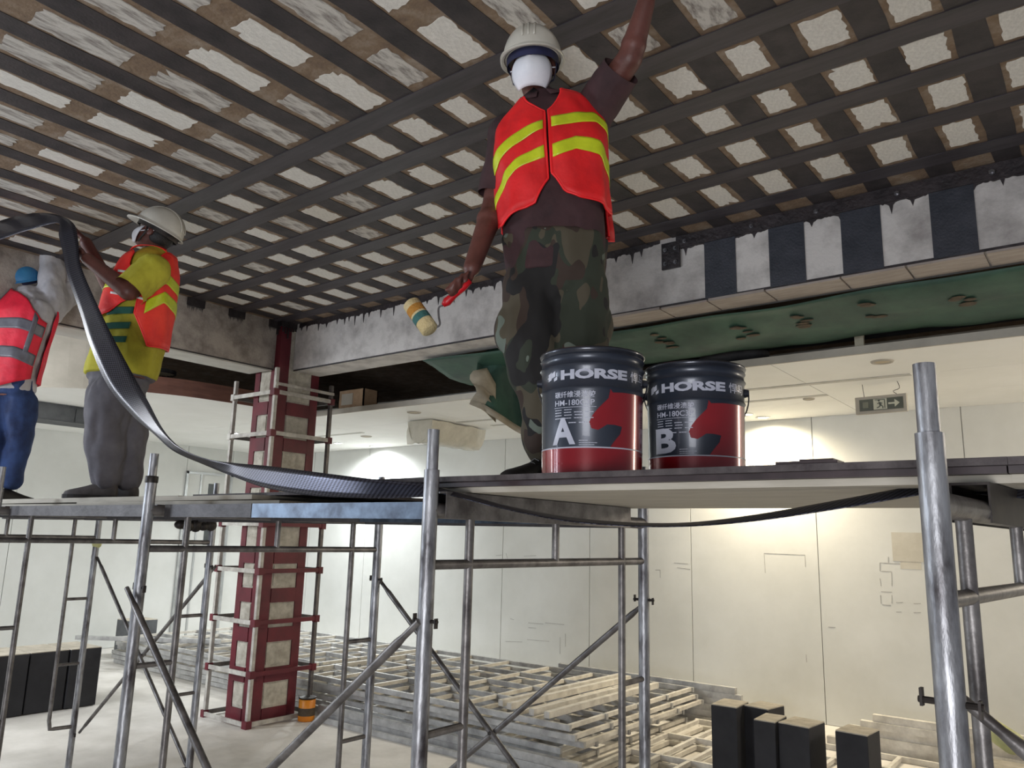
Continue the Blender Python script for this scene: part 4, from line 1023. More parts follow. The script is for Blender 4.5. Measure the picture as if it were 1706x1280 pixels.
E_ = [((-60, 392, 5.1), (-60, 425, 5.0)), ((0, 368, 4.85), (0, 400, 4.75)), ((50, 356, 4.62), (50, 383, 4.52)), ((92, 357, 4.42), (96, 372, 4.36)),
      ((122, 372, 4.3), (98, 392, 4.3)), ((130, 400, 4.24), (104, 418, 4.26)), ((134, 440, 4.16), (113, 460, 4.2)), ((156, 495, 4.05), (133, 520, 4.12)), ((188, 562, 3.92), (150, 575, 4.0)), ((222, 625, 3.78), (178, 640, 3.86)), ((246, 668, 3.62), (218, 690, 3.7)),
      ((272, 716, 3.42), (255, 722, 3.5)), ((302, 747, 3.2), (290, 752, 3.3)), ((345, 765, 3.0), (342, 775, 3.08)), ((395, 772, 2.84), (388, 794, 2.85)), ((450, 777, 2.68), (442, 813, 2.685)), ((520, 786, 2.5), (518, 826, 2.505)), ((600, 796, 2.36), (602, 830, 2.355)), ((660, 802, 2.29), (665, 830, 2.285)), ((705, 805, 2.25), (705, 828, 2.24)),
      ((740, 815, 2.22), (740, 824, 2.20)), ((830, 839, 2.07), (830, 846, 2.03)), ((940, 861, 1.98), (940, 868, 1.95)), ((1050, 871, 1.93), (1050, 877, 1.90)), ((1150, 871, 1.87), (1150, 877, 1.84)), ((1260, 858, 1.80), (1260, 868, 1.77)), ((1390, 835, 1.73), (1390, 849, 1.70)), ((1540, 808, 1.65), (1540, 824, 1.63)), ((1610, 806, 1.62), (1610, 822, 1.60)), ((1760, 818, 1.6), (1760, 836, 1.58))]
ribbon(E_, 240, 'long black woven carbon fibre band swooping from the raised hands to the platform')

# ================================================================== paint roller
RD = 2.58
pr = thing('paint_roller', 'paint roller with red handle and striped cream sleeve held in the lowered hand', 'paint roller', at(755, 495, RD))
h0, h1 = at(783, 468, RD-0.01), at(738, 509, RD)
part('handle', MB().tube([h0, h0.lerp(h1, .25), h0.lerp(h1, .6), h0.lerp(h1, .85), h1], [0.011, 0.014, 0.012, 0.016, 0.008], 14), 'redplastic', pr, smooth=True)
part('frame_wire', MB().tube(crom([h1, at(731, 513, RD), at(731, 528, RD), at(733, 540, RD), at(728, 545, RD), at(719, 545, RD)], 20), 0.0035, 8), 'wire', pr, smooth=True)
r0, r1 = at(684, 505, RD+0.03), at(717, 551, RD-0.01)
def seg(t0, t1, mt, nm='sleeve_band'):
    part(nm, MB().tube([r0.lerp(r1, t0), r0.lerp(r1, t1)], 0.031, 24), mt, pr, smooth=True)
d_ = (r1-r0)
sl = MB().tube([r0, r0.lerp(r1, .04), r0.lerp(r1, .96), r1], [0.024, 0.031, 0.031, 0.024], 24); part('sleeve', sl, 'fleece', pr, smooth=True)
for t0, t1, mt in ((0.22, 0.44, 'fleeceamber'), (0.50, 0.70, 'fleecegreen')):
    part('colour_band', MB().tube([r0.lerp(r1, t0), r0.lerp(r1, t1)], 0.0318, 24, cap=False), mt, pr, smooth=True)
part('end_cap', MB().tube([r0-d_*0.02, r0+d_*0.01], [0.016, 0.02], 16), 'white', pr, smooth=True)

# ================================================================== people
ZP = 1.9187
RTH = _rt.copy()
def rot_about(v, axis, deg): return Quaternion(axis, math.radians(deg)) @ v

class Torso:
    def __init__(s, secs):
        s.c = [x[0] for x in secs]; s.a = [x[1] for x in secs]; s.b = [x[2] for x in secs]; s.r = [x[3] for x in secs]; s.f = [x[4] for x in secs]
    def _i(s, arr, t):
        k = len(arr); q = max(0, min(1, t))*(k-1); j = min(int(q), k-2); u = q-j
        p0, p1, p2, p3 = arr[max(j-1, 0)], arr[j], arr[j+1], arr[min(j+2, k-1)]
        return 0.5*((2*p1) + (p2-p0)*u + (2*p0-5*p1+4*p2-p3)*(u*u) + (3*p1-p0-3*p2+p3)*(u*u*u))
    def S(s, u, t, off=0.0):
        c, a, b = s._i(s.c, t), s._i(s.a, t), s._i(s.b, t)
        r, f = s._i(s.r, t).normalized(), s._i(s.f, t).normalized()
        an = math.radians(u); sn, cs = math.sin(an), math.cos(an); e = 2/2.5
        sx = math.copysign(abs(sn)**e, sn); cx = math.copysign(abs(cs)**e, cs)
        return c + r*sx*(a+off) + f*cx*(b+off)
    def solid(s, mb, off=0.0, t0=0.0, t1=1.0, n=20):
        mb.loft([[s.S(360*j/28, t0+(t1-t0)*i/n, off) for j in range(28)] for i in range(n+1)])

def panel(T, us, t0f, t1f, off, nt=20, wave=0.0, seed=0):
    """cloth panel on the torso: columns us, bottom edge t0f(u), top edge t1f(u)"""
    rows = []
    for u in us:
        a, b = t0f(u), t1f(u); row = []
        for j in range(nt+1):
            t = a+(b-a)*j/nt
            w_ = wave*(mnoise.noise(Vector((u*0.05+seed, t*7, seed))) + 0.6*math.sin(u*0.16+seed)*max(0, 0.45-t))
            row.append(T.S(u, t, off+w_))
        rows.append(row)
    return rows
def lerpf(keys):
    def f(u):
        if u <= keys[0][0]: return keys[0][1]
        for i in range(len(keys)-1):
            (a, x), (b, y) = keys[i], keys[i+1]
            if a <= u <= b:
                k = (u-a)/(b-a) if b > a else 0; return x+(y-x)*k
        return keys[-1][1]
    return f
def urange(a, b, n): return [a+(b-a)*i/n for i in range(n+1)]
def cloth(name, rows, mt, parent, th=0.003):
    o = part(name, MB().grid(rows), mt, parent, smooth=True); solid(o, th, 1.0); return o
def border(name, rows, mt, parent, r=0.004, top=True, bottom=True, sides=True):
    mb = MB(); n = len(rows)
    loop = [rw[0] for rw in rows] + rows[-1][1:] + [rw[-1] for rw in rows[::-1]][1:] + rows[0][::-1][1:]
    mb.tube(loop, r, 6, cap=False); return part(name, mb, mt, parent, smooth=True)

def hand(mb, W, f, n, s, curl, spread=1.0, thumb=(0.55, 0.75, 0.35), sc=1.0, tcurl=0.5):
    """palm plus five fingers; f towards knuckles, n palm-facing, s thumb side"""
    f, n, s = f.normalized(), n.normalized(), s.normalized()
    R = Matrix((s, f, n)).transposed()
    mb.ell(W+f*0.05*sc, (0.040*sc, 0.052*sc, 0.017*sc), R, 16, 10)
    mb.ell(W+f*0.075*sc, (0.042*sc, 0.026*sc, 0.015*sc), R, 16, 10)
    offs = [0.031, 0.0105, -0.010, -0.030]; lens = [(0.040, 0.025, 0.019), (0.045, 0.028, 0.020), (0.041, 0.026, 0.019), (0.031, 0.020, 0.017)]
    for i in range(4):
        p = W + f*(0.092-0.006*abs(i-1))*sc + s*offs[i]*sc*spread
        ang = 0; pts = [W+f*0.06*sc+s*offs[i]*0.9*sc, p]; rs_ = [0.0095*sc, 0.0092*sc]
        for k in range(3):
            ang += curl[i]*(0.9, 1.1, 0.7)[k]
            d = f*math.cos(ang) + n*math.sin(ang) + s*(0.06*(1.5-i))*spread
            p = p + d.normalized()*lens[i][k]*sc; pts.append(p); rs_.append((0.0088, 0.0080, 0.0070)[k]*sc)
        mb.chain(pts, rs_, 10)
    p = W + f*0.028*sc + s*0.030*sc
    d1 = (f*thumb[0]+s*thumb[1]+n*thumb[2]).normalized()
    p1 = p+d1*0.040*sc; d2 = (f*(thumb[0]+0.5)+s*(thumb[1]-tcurl)+n*(thumb[2]+tcurl*0.6)).normalized(); p2 = p1+d2*0.032*sc; p3 = p2+d2*0.024*sc
    mb.chain([p-d1*0.01, p1, p2, p3], [0.014*sc, 0.011*sc, 0.0098*sc, 0.008*sc], 10)

class HeadF:
    def __init__(s, c, F, U):
        s.F = F.normalized(); s.U = (U - s.F*U.dot(s.F)).normalized(); s.c = c
        s.X = (-s.F).cross(s.U); s.R = Matrix((s.X, -s.F, s.U)).transposed()
    def P(s, x, y, z): return s.c + s.R @ Vector((x, y, z))
def head_shape(mb, H, k=1.0):
    e = lambda c, r: mb.ell(H.P(*[q*k for q in c]), [q*k for q in r], H.R, 18, 12)
    e((0, 0.012, 0.035), (0.076, 0.096, 0.092)); e((0, -0.02, -0.045), (0.060, 0.068, 0.062)); e((0, -0.045, -0.085), (0.034, 0.036, 0.026))
    e((0, -0.082, 0.035), (0.058, 0.022, 0.022)); e((0, -0.098, -0.018), (0.014, 0.022, 0.016)); e((0, -0.092, 0.004), (0.009, 0.016, 0.026))
    e((0.038, -0.066, -0.018), (0.022, 0.022, 0.022)); e((-0.038, -0.066, -0.018), (0.022, 0.022, 0.022)); e((0, -0.082, -0.052), (0.024, 0.014, 0.009))
    e((0.078, 0.012, -0.006), (0.010, 0.020, 0.031)); e((-0.078, 0.012, -0.006), (0.010, 0.020, 0.031))
def helmet(parent, H, mt='helmet', k=1.0, brim=0.034, strap='navystrap', full=True):
    rows = []; n = 40; m_ = 12
    def ring(s_, ph):
        # s_=0 rim edge, 1 crown
        a = s_*PI/2; fx = math.cos(ph); fy = math.sin(ph)     # fy<0 is the front
        rx, ry, rz = 0.112, 0.138, 0.128
        x = rx*math.cos(a)*fx; y = 0.008+ry*math.cos(a)*fy; z = 0.040+rz*math.sin(a)
        return x, y, z
    for i in range(m_+1):
        rows.append([H.P(*[q*k for q in ring(i/m_*0.985, 2*PI*j/n)]) for j in range(n)])
    sh = part('shell', MB().loft(rows, True, True), mt, parent, smooth=True)
    br = []
    for j in range(n+1):
        ph = 2*PI*j/n; fy = math.sin(ph); ex = 0.010 + (brim*max(0, -fy)**2.2); dz = -0.006-0.014*max(0, -fy)**2 + 0.004*max(0, fy)
        x, y, z = ring(0, ph); nx, ny = math.cos(ph), math.sin(ph)
        br.append([H.P(x*k, y*k, (z+0.012)*k), H.P(x*1.03*k, (y+0.02*0)*1.02*k, z*k), H.P((x+nx*ex)*k, (y+ny*ex)*k, (z+dz)*k), H.P((x+nx*ex)*k, (y+ny*ex)*k, (z+dz-0.006)*k), H.P(x*0.97*k, y*0.97*k, (z-0.004)*k)])
    o = part('brim', MB().grid(br), mt, parent, smooth=True)
    rg_ = MB()
    for off in (-0.022, 0, 0.022):
        pts = []
        for i in range(15):
            a = math.radians(18+144*i/14); pts.append(H.P(off*k, (0.008-0.139*math.cos(a)*1.0)*k, (0.040+0.1285*math.sin(a)*math.sqrt(max(0.0, 1-(off/0.112)**2)))*k))
        rg_.tube(pts, 0.004*k, 6)
    part('ridge', rg_, mt, parent, smooth=True)
    band = [[H.P(0.099*k*math.cos(2*PI*j/n), (0.008+0.122*math.sin(2*PI*j/n))*k, z*k) for j in range(n+1)] for z in (0.008, 0.042)]
    part('harness_band', MB().grid(band), strap, parent, smooth=True)
def strap(name, pts, wd, mt, parent, nrm):
    mb = MB(); rows = []
    for p in pts: rows.append([p-nrm*wd/2, p+nrm*wd/2])
    o = part(name, mb.grid(rows), mt, parent, smooth=True); solid(o, 0.002); return o
def face_mask(parent, H, k=1.0, mt='mask'):
    rows = []
    for i in range(15):
        v = i/14; z = -0.102+0.118*v
        row = []
        for j in range(21):
            u = -1+2*j/20
            wd = 0.068*(1-0.55*abs(v-0.52)**2*2.2)
            bul = (1-u*u)*(0.25+0.75*math.sin(PI*min(1, max(0, v*0.92+0.06))))
            ridge = 0.010*max(0, 1-abs(u)*3.5)*max(0, v-0.35)
            row.append(H.P(wd*u*k, (-0.052-0.066*bul**0.8-ridge)*k, z*k))
        rows.append(row)
    o = part('face_mask', MB().grid(rows), mt, parent, smooth=True); solid(o, 0.003)
    strap('mask_strap', [H.P(0.062*k, -0.056*k, -0.03*k), H.P(0.078*k, -0.01*k, -0.005*k), H.P(0.078*k, 0.03*k, 0.01*k)], 0.005, 'mask', o, H.U)
    strap('mask_strap', [H.P(-0.062*k, -0.056*k, -0.03*k), H.P(-0.078*k, -0.01*k, -0.005*k), H.P(-0.078*k, 0.03*k, 0.01*k)], 0.005, 'mask', o, H.U)
def eyes(parent, H, k=1.0):
    for s in (-1, 1):
        e = part('eye', MB().ell(H.P(0.031*s*k, -0.083*k, 0.012*k), (0.0105*k,)*3, None, 12, 8), 'eye', parent, smooth=True)
        part('pupil', MB().ell(H.P(0.031*s*k, -0.0925*k, 0.011*k), (0.0055*k, 0.0045*k, 0.0055*k), H.R, 10, 6), 'pupil', e, smooth=True)

def shoe(parent, heel, d, mt, L=0.285, laces=True, k=1.0):
    """heel = heel point on the ground, d = toe direction"""
    d = Vector((d.x, d.y, 0)).normalized(); s = d.cross(Vector((0, 0, 1)))
    hw = [0.022, 0.035, 0.037, 0.036, 0.040, 0.046, 0.047, 0.043, 0.030, 0.010]
    ht = [0.070, 0.100, 0.108, 0.104, 0.088, 0.070, 0.058, 0.050, 0.040, 0.020]
    ps = [0.0, 0.04, 0.12, 0.26, 0.42, 0.60, 0.75, 0.87, 0.96, 1.0]
    rings = []
    for i in range(10):
        c = heel + d*L*ps[i]; ring = []
        for j in range(16):
            a = 2*PI*j/16; x = math.cos(a); z = math.sin(a)
            xx = math.copysign(abs(x)**0.75, x)*hw[i]*k
            zz = 0.018 + (ht[i]*k-0.018)*max(0, z)**0.8 if z > 0 else 0.018+0.006*z
            ring.append(c + s*xx + Vector((0, 0, zz)))
        rings.append(ring)
    o = part('shoe', MB().loft(rings), mt, parent, smooth=True)
    sr = []
    for z0 in (0.0, 0.021):
        sr.append([])
    mb = MB(); pl = [heel+d*L*ps[i]*1.01+s*(hw[i]*k+0.004) for i in range(10)] + [heel+d*L*ps[i]*1.01-s*(hw[i]*k+0.004) for i in range(9, -1, -1)]
    n = len(pl); mb.add([p.copy() for p in pl]+[p+Vector((0, 0, 0.021)) for p in pl], [tuple(reversed(range(n))), tuple(range(n, 2*n))]+[(i, (i+1) % n, n+(i+1) % n, n+i) for i in range(n)])
    part('sole', mb, 'sole', o)
    if laces:
        mb = MB()
        for i in range(4):
            q = 0.34+0.075*i; c = heel+d*L*q+Vector((0, 0, (0.098-0.013*i)*k)); mb.tube([c-s*0.026+d*0.008, c+Vector((0, 0, 0.010)), c+s*0.026-d*0.008], 0.0028, 6)
        c = heel+d*L*0.33+Vector((0, 0, 0.108*k))
        mb.tube(crom([c, c+s*0.03+Vector((0, 0, 0.02)), c+s*0.055+Vector((0, 0, 0.006)), c+s*0.02-Vector((0, 0, .004)), c], 14), 0.0024, 6)
        mb.tube(crom([c, c-s*0.03+Vector((0, 0, 0.024))+d*0.03, c-s*0.05+Vector((0, 0, 0.010))+d*0.05, c-s*0.015, c], 14), 0.0024, 6)
        part('lace', mb, mt, o)
    return o

# ---------------------------------------------------------------- worker in camouflage trousers, arm raised
D1 = 2.70
def w1(px, py, dd=0.0): return at(px, py, D1+dd)
p1 = thing('person', 'person in white hard hat, red vest and camouflage trousers pressing the ceiling', 'person', (w1(925, 790).x, w1(925, 790).y, ZP))
F1 = rot_about(-HEAD, Vector((0, 0, 1)), -6); R1 = rot_about(RTH, Vector((0, 0, 1)), -6)
def rt_(deg): return rot_about(R1, -F1, -deg)   # tilt the shoulder line, right side up
T1 = Torso([(w1(926, 470), 0.172, 0.125, rt_(0), F1), (w1(925, 420), 0.180, 0.128, rt_(0), F1), (w1(922, 365), 0.182, 0.125, rt_(1), F1), (w1(919, 312), 0.186, 0.125, rt_(3), F1),
            (w1(916, 262), 0.192, 0.125, rt_(6), F1), (w1(914, 222, 0.01), 0.188, 0.115, rt_(9), F1), (w1(910, 192, 0.015), 0.140, 0.095, rt_(12), F1), (w1(905, 172, 0.015), 0.075, 0.075, rt_(10), F1), (w1(900, 158, 0.01), 0.058, 0.060, rt_(4), F1)])
sl, el, wl = w1(846, 225, 0.01), w1(824, 342, 0.03), w1(786, 447, -0.10)
sr_, er, wr_ = w1(985, 188, 0.0), w1(1049, 98, -0.17), w1(1076, 6, -0.24)
H1 = HeadF(w1(888, 112, -0.02), rot_about(rot_about(-HEAD, Vector((0, 0, 1)), -8), RTH, 4), Vector((0, 0, 1)) - RTH*0.05)
mb = MB(); head_shape(mb, H1)
mb.chain([w1(904, 178, 0.015), H1.P(0, 0.02, -0.06)], [0.058, 0.052])
T1.solid(mb, -0.02, 0.0, 0.98, 14)
mb.chain([sl, el, wl], [0.054, 0.047, 0.031]); mb.ell(sl, (0.056,)*3); mb.ell(el.lerp(wl, 0.25), (0.049,)*3)
mb.chain([sr_, er, wr_], [0.056, 0.047, 0.033]); mb.ell(er.lerp(wr_, 0.25), (0.047,)*3); mb.ell(sr_, (0.058,)*3)
for hp_, kn, an in ((w1(890, 460), w1(889, 615, -0.04), w1(906, 748, 0.02)), (w1(962, 460), w1(966, 615, -0.04), w1(962, 748, 0.03))):
    mb.chain([hp_, kn, an], [0.082, 0.056, 0.038])
# lowered hand: fist closed on the roller handle; raised hand: palm flat against the slab
ax_h = (h1-h0).normalized()
hand(mb, wl, (w1(772, 480, -0.11)-wl), (ax_h.cross(w1(772, 480, -0.11)-wl)), ax_h, [1.15, 1.2, 1.2, 1.2], 0.95, (0.6, 0.45, 0.75), 0.98, 0.3)
up1 = Vector((0, 0, 1))
hand(mb, wr_, (w1(1090, -36, -0.30)-wr_), up1-HEAD*0.3, -RTH, [0.12, 0.10, 0.12, 0.16], 1.15, (0.5, 0.85, 0.1), 1.0, 0.1)
put('body', remeshed(mb, 'body', 0.0058, p1.location, 5), 'skin', p1)
eyes(p1, H1)
hm = part('helmet', MB().lathe([(0.001, 0.0), (0.004, 0.0)], H1.P(0, 0, 0.168), 6), 'helmet', p1); helmet(hm, HeadF(H1.P(0, -0.006, -0.014), H1.F-H1.U*0.10, H1.U), k=1.0, brim=0.042)
for s in (-1, 1):
    strap('chin_strap', [H1.P(0.094*s, -0.02, 0.03), H1.P(0.088*s, -0.005, -0.02), H1.P(0.078*s, -0.01, -0.065), H1.P(0.05*s, -0.04, -0.10)], 0.013, 'navystrap', hm, H1.F)
face_mask(p1, HeadF(H1.P(0, 0, -0.010), H1.F, H1.U), 1.10)
# shirt
mb = MB(); T1.solid(mb, 0.004, 0.02, 0.965, 26)
put('shirt', remeshed(mb, 'shirt', 0.009, p1.location, 5, noise_amp=0.009, noise_scale=0.09), 'brownshirt', p1)
def sleeve(parent, a, b, t, rs_, rb, mt, vox=0.008):
    d = b-a; mb = MB(); mb.chain([a, a+d*t*0.5, a+d*(t+0.25)], [rs_[0], rs_[1], rs_[2]]); mb.ell(a, (rb,)*3)
    put('sleeve', remeshed(mb, 'sleeve', vox, root_loc(parent), 4, noise_amp=0.007, noise_scale=0.07, hems=[(a+d*t, d.normalized(), 1.0)]), mt, parent)
sleeve(p1, sl, el, 0.86, [0.072, 0.070, 0.070], 0.078, 'brownshirt')
sleeve(p1, sr_+Vector((0, 0, -0.012)), er, 0.80, [0.086, 0.079, 0.076], 0.088, 'brownshirt')
cl = MB()
for sgn in (-1, 1):
    cl.grid([[T1.S(sgn*8, 0.80, 0.016), T1.S(sgn*45, 0.84, 0.016)], [T1.S(sgn*6, 0.86, 0.02), T1.S(sgn*55, 0.88, 0.022)], [T1.S(sgn*10, 0.90, 0.02), T1.S(sgn*80, 0.92, 0.022)], [T1.S(sgn*14, 0.93, 0.016), T1.S(sgn*120, 0.95, 0.02)]])
o = part('collar', cl, 'brownshirt', p1, smooth=True); solid(o, 0.004)
# vest: two front panels and a back panel with lime strips and red piping
ve = thing('vest_tmp', None, None); bpy.data.objects.remove(ve)
lt0 = lerpf([(-100, 0.29), (-75, 0.20), (-55, 0.19), (-30, 0.235), (-12, 0.25), (-1, 0.34)]); lt1 = lerpf([(-100, 0.55), (-80, 0.60), (-62, 0.72), (-55, 0.79), (-42, 0.83), (-30, 0.83), (-16, 0.74), (-1, 0.65)])
rt0 = lerpf([(1, 0.36), (10, 0.29), (24, 0.27), (60, 0.265), (80, 0.25), (100, 0.27)]); rt1 = lerpf([(1, 0.65), (14, 0.74), (28, 0.83), (42, 0.845), (55, 0.80), (70, 0.70), (100, 0.52)])
vl = panel(T1, urange(-100, -0.8, 36), lt0, lt1, 0.024, 22, 0.014, 2)
vest = cloth('vest', vl, 'vestred', p1)
vr = panel(T1, urange(0.8, 100, 36), rt0, rt1, 0.024, 22, 0.013, 5)
cloth('front_panel', vr, 'vestred', vest)
border('piping', vl, 'piping', vest, 0.0045); border('piping', vr, 'piping', vest, 0.0045)
bt0 = lerpf([(105, 0.20), (180, 0.22), (255, 0.22)]); bt1 = lerpf([(105, 0.50), (125, 0.74), (140, 0.84), (180, 0.86), (220, 0.84), (235, 0.74), (255, 0.50)])
vb = panel(T1, urange(105, 255, 34), bt0, bt1, 0.022, 18, 0.008, 8); cloth('back_panel', vb, 'vestred', vest); border('piping', vb, 'piping', vest, 0.0045)
def strip1(u0, u1, keys0, keys1, seed, T=T1, wv=0.01, off=0.0262, mt='reflex', par=None, nm='reflective_strip', n=24):
    rows = []; f0, f1 = lerpf(keys0), lerpf(keys1)
    for u in urange(u0, u1, n):
        row = []
        for j in range(7):
            tt = f0(u)+(f1(u)-f0(u))*j/6
            w_ = wv*(mnoise.noise(Vector((u*0.05+seed, tt*7, seed))) + 0.6*math.sin(u*0.16+seed)*max(0, 0.45-tt)); row.append(T.S(u, tt, off+w_))
        rows.append(row)
    return cloth(nm, rows, mt, par, 0.0015)
strip1(-92, -2, [(-92, 0.385), (-60, 0.42), (-30, 0.49), (-2, 0.54)], [(-92, 0.44), (-60, 0.475), (-30, 0.545), (-2, 0.59)], 2, wv=0.014, off=0.0282, par=vest)
strip1(-84, -2, [(-84, 0.24), (-60, 0.31), (-30, 0.385), (-2, 0.42)], [(-84, 0.285), (-60, 0.355), (-30, 0.43), (-2, 0.465)], 2, wv=0.014, off=0.0282, par=vest)
strip1(2, 96, [(2, 0.545), (50, 0.565), (96, 0.49)], [(2, 0.60), (50, 0.62), (96, 0.535)], 5, wv=0.013, off=0.0282, par=vest)
strip1(2, 98, [(2, 0.415), (22, 0.445), (50, 0.43), (98, 0.355)], [(2, 0.465), (22, 0.495), (50, 0.48), (98, 0.40)], 5, wv=0.013, off=0.0282, par=vest)
# hanging tail of the vest's back panel on the right
tl = [[w1(1006+2*math.sin(j), 330+8*j, 0.10+0.01*math.sin(j*1.7)), w1(1014+1.2*j if j < 8 else 1023, 330+8*j, 0.13), w1(1008+1.6*j if j < 7 else 1018-(j-7)*3, 330+8*j, 0.20)] for j in range(10)]
o = cloth('back_tail', tl, 'vestred', vest); border('piping', tl, 'piping', vest, 0.004)
tl = [[w1(842+1.2*j, 335+6.2*j, -0.10+0.01*math.sin(j)), w1(852+1.6*j, 338+6*j, -0.13), w1(866+1.3*j, 342+4.6*j, -0.135)] for j in range(9)]
# trousers
mb = MB(); T1.solid(mb, 0.008, 0.0, 0.17, 8)
for sx, hp_, kn, an in ((-1, w1(886, 478), w1(889, 612, -0.05), w1(907, 738, 0.01)), (1, w1(966, 478), w1(966, 612, -0.05), w1(962, 738, 0.03))):
    mb.chain([hp_, hp_.lerp(kn, 0.5), kn, kn.lerp(an, 0.5), an, an.lerp(kn, -0.10)], [0.110, 0.098, 0.086, 0.078, 0.070, 0.062], 18)
mb.ell(w1(926, 478), (0.16, 0.13, 0.10), Matrix((R1, F1, Vector((0, 0, 1)))).transposed())
mb.ell(w1(850, 548, -0.02), (0.045, 0.06, 0.085)); mb.ell(w1(1002, 540, 0.0), (0.035, 0.06, 0.09))
put('trousers', remeshed(mb, 'trousers', 0.010, p1.location, 5, noise_amp=0.016, noise_scale=0.10), 'camo', p1)
pk = MB(); pk.grid([[w1(852, 508, -0.115), w1(878, 502, -0.16)], [w1(832, 540, -0.08), w1(862, 545, -0.15)]]); 
a1 = w1(905, 745, 0.02); t1 = (w1(835, 790, -0.14)-w1(905, 790, 0.02)); hl = Vector((a1.x, a1.y, ZP))-t1.normalized()*0.07
shoe(p1, hl, t1, 'shoeblack', 0.27)
a2 = w1(962, 745, 0.03); t2 = rot_about(-HEAD, Vector((0, 0, 1)), 14); shoe(p1, Vector((a2.x, a2.y, ZP))-t2*0.07, t2, 'shoeblack', 0.27)

# ---------------------------------------------------------------- worker in yellow shirt, reaching up to the band
D2 = 4.46
ZP2 = 1.900
def w2(px, py, dd=0.0): return at(px, py, D2+dd)
p2 = thing('person', 'person in yellow shirt, orange vest and grey trousers guiding the fibre band', 'person', (w2(195, 820).x, w2(195, 820).y, ZP2))
F2 = rot_about(-RTH, Vector((0, 0, 1)), 8); S2 = rot_about(-HEAD, Vector((0, 0, 1)), 8)
T2 = Torso([(w2(200, 632), 0.175, 0.185, S2, F2), (w2(208, 600), 0.182, 0.185, S2, F2), (w2(220, 560), 0.185, 0.178, S2, F2), (w2(231, 515), 0.19, 0.17, S2, F2), (w2(240, 478), 0.19, 0.155, S2, F2), (w2(250, 447), 0.17, 0.13, S2, F2), (w2(257, 428), 0.11, 0.10, S2, F2), (w2(262, 415), 0.062, 0.062, S2, F2)])
sL, eL, wL = w2(254, 452, -0.17), w2(214, 486, -0.26), w2(146, 432, -0.22)
sR, eR, wR = w2(246, 455, 0.17), w2(185, 482, 0.14), w2(143, 404, -0.02)
Fh = (F2*0.86 + Vector((0, 0, 0.42)) + HEAD*0.12); H2 = HeadF(w2(258, 391, 0.0), Fh, Vector((0, 0, 1)))
mb = MB(); head_shape(mb, H2, 0.98); mb.chain([w2(262, 424), H2.P(0, 0.03, -0.06)], [0.062, 0.055])
T2.solid(mb, -0.03, 0.0, 0.98, 12)
mb.chain([sL, eL, wL], [0.060, 0.052, 0.036]); mb.chain([sR, eR, wR], [0.058, 0.048, 0.035])
for hp_, kn, an in ((w2(195, 650, -0.09), w2(172, 715, -0.09), w2(170, 795, -0.08)), (w2(200, 650, 0.09), w2(215, 715, 0.06), w2(212, 798, 0.06))): mb.chain([hp_, kn, an], [0.085, 0.058, 0.040])
bd = (w2(125, 372)-w2(140, 440)).normalized()
hand(mb, wL, (w2(122, 418, -0.2)-wL), HEAD*0.9-RTH*0.2, bd, [0.75, 0.8, 0.85, 0.9], 1.0, (0.5, 0.6, 0.5), 1.0)
hand(mb, wR, (w2(122, 376, -0.02)-wR), -RTH*0.9-HEAD*0.2, -HEAD*0.7+bd*0.4, [0.7, 0.75, 0.8, 0.85], 1.0, (0.5, 0.6, 0.5), 1.0)
put('body', remeshed(mb, 'body', 0.0075, p2.location, 4), 'skin', p2); eyes(p2, H2, 0.98)
hm = part('helmet', MB().lathe([(0.001, 0.0), (0.004, 0.0)], H2.P(0, 0, 0.166), 6), 'helmet', p2); helmet(hm, H2, k=1.06, brim=0.045, strap='iron')
for s in (-1, 1): strap('chin_strap', [H2.P(0.095*s, -0.01, 0.03), H2.P(0.082*s, -0.01, -0.03), H2.P(0.06*s, -0.03, -0.09)], 0.012, 'iron', hm, H2.F)
hr = MB(); hr.ell(H2.P(0, 0.045, 0.0), (0.078, 0.070, 0.075), H2.R, 16, 10); part('hair', hr, 'hair', p2, smooth=True)
face_mask(p2, H2, 1.0)
mb = MB(); T2.solid(mb, 0.004, 0.02, 0.97, 24)
put('shirt', remeshed(mb, 'shirt', 0.011, p2.location, 4, noise_amp=0.011, noise_scale=0.11), 'yellowshirt', p2)
sleeve(p2, sL, eL, 0.98, [0.100, 0.096, 0.096], 0.102, 'yellowshirt', 0.009)
sleeve(p2, sR, eR, 0.80, [0.095, 0.088, 0.088], 0.097, 'yellowshirt', 0.009)
# tabard vest: front leaf (u around 0) and back leaf (u around 180), open at the sides
f0 = lerpf([(-70, 0.36), (70, 0.36)]); f1 = lerpf([(-70, 0.60), (-45, 0.84), (0, 0.80), (45, 0.86), (70, 0.80), (80, 0.66), (90, 0.58)])
va = panel(T2, urange(-70, 90, 34), lerpf([(-70, 0.34), (30, 0.33), (70, 0.36), (90, 0.42)]), f1, 0.022, 18, 0.010, 3)
vest2 = cloth('vest', va, 'vestorange', p2); border('piping', va, 'piping', vest2, 0.004)
vc = panel(T2, urange(102, 250, 32), lerpf([(102, 0.36), (135, 0.20), (180, 0.22), (250, 0.25)]), lerpf([(102, 0.60), (118, 0.66), (130, 0.80), (140, 0.86), (180, 0.88), (235, 0.84), (250, 0.62)]), 0.022, 18, 0.010, 6)
cloth('back_panel', vc, 'vestorange', vest2); border('piping', vc, 'piping', vest2, 0.004)
yk = [[T2.S(u, 0.84+0.05*math.sin(PI*(u-46)/90), 0.03+0.03*math.sin(PI*(u-46)/90)), T2.S(u, 0.90+0.03*math.sin(PI*(u-46)/90), 0.026)] for u in urange(46, 136, 12)]
cloth('shoulder_yoke', yk, 'vestorange', vest2)
strip1(-66, 87, [(-66, 0.505), (87, 0.49)], [(-66, 0.575), (87, 0.56)], 3, T2, 0.010, mt='reflex', par=vest2)
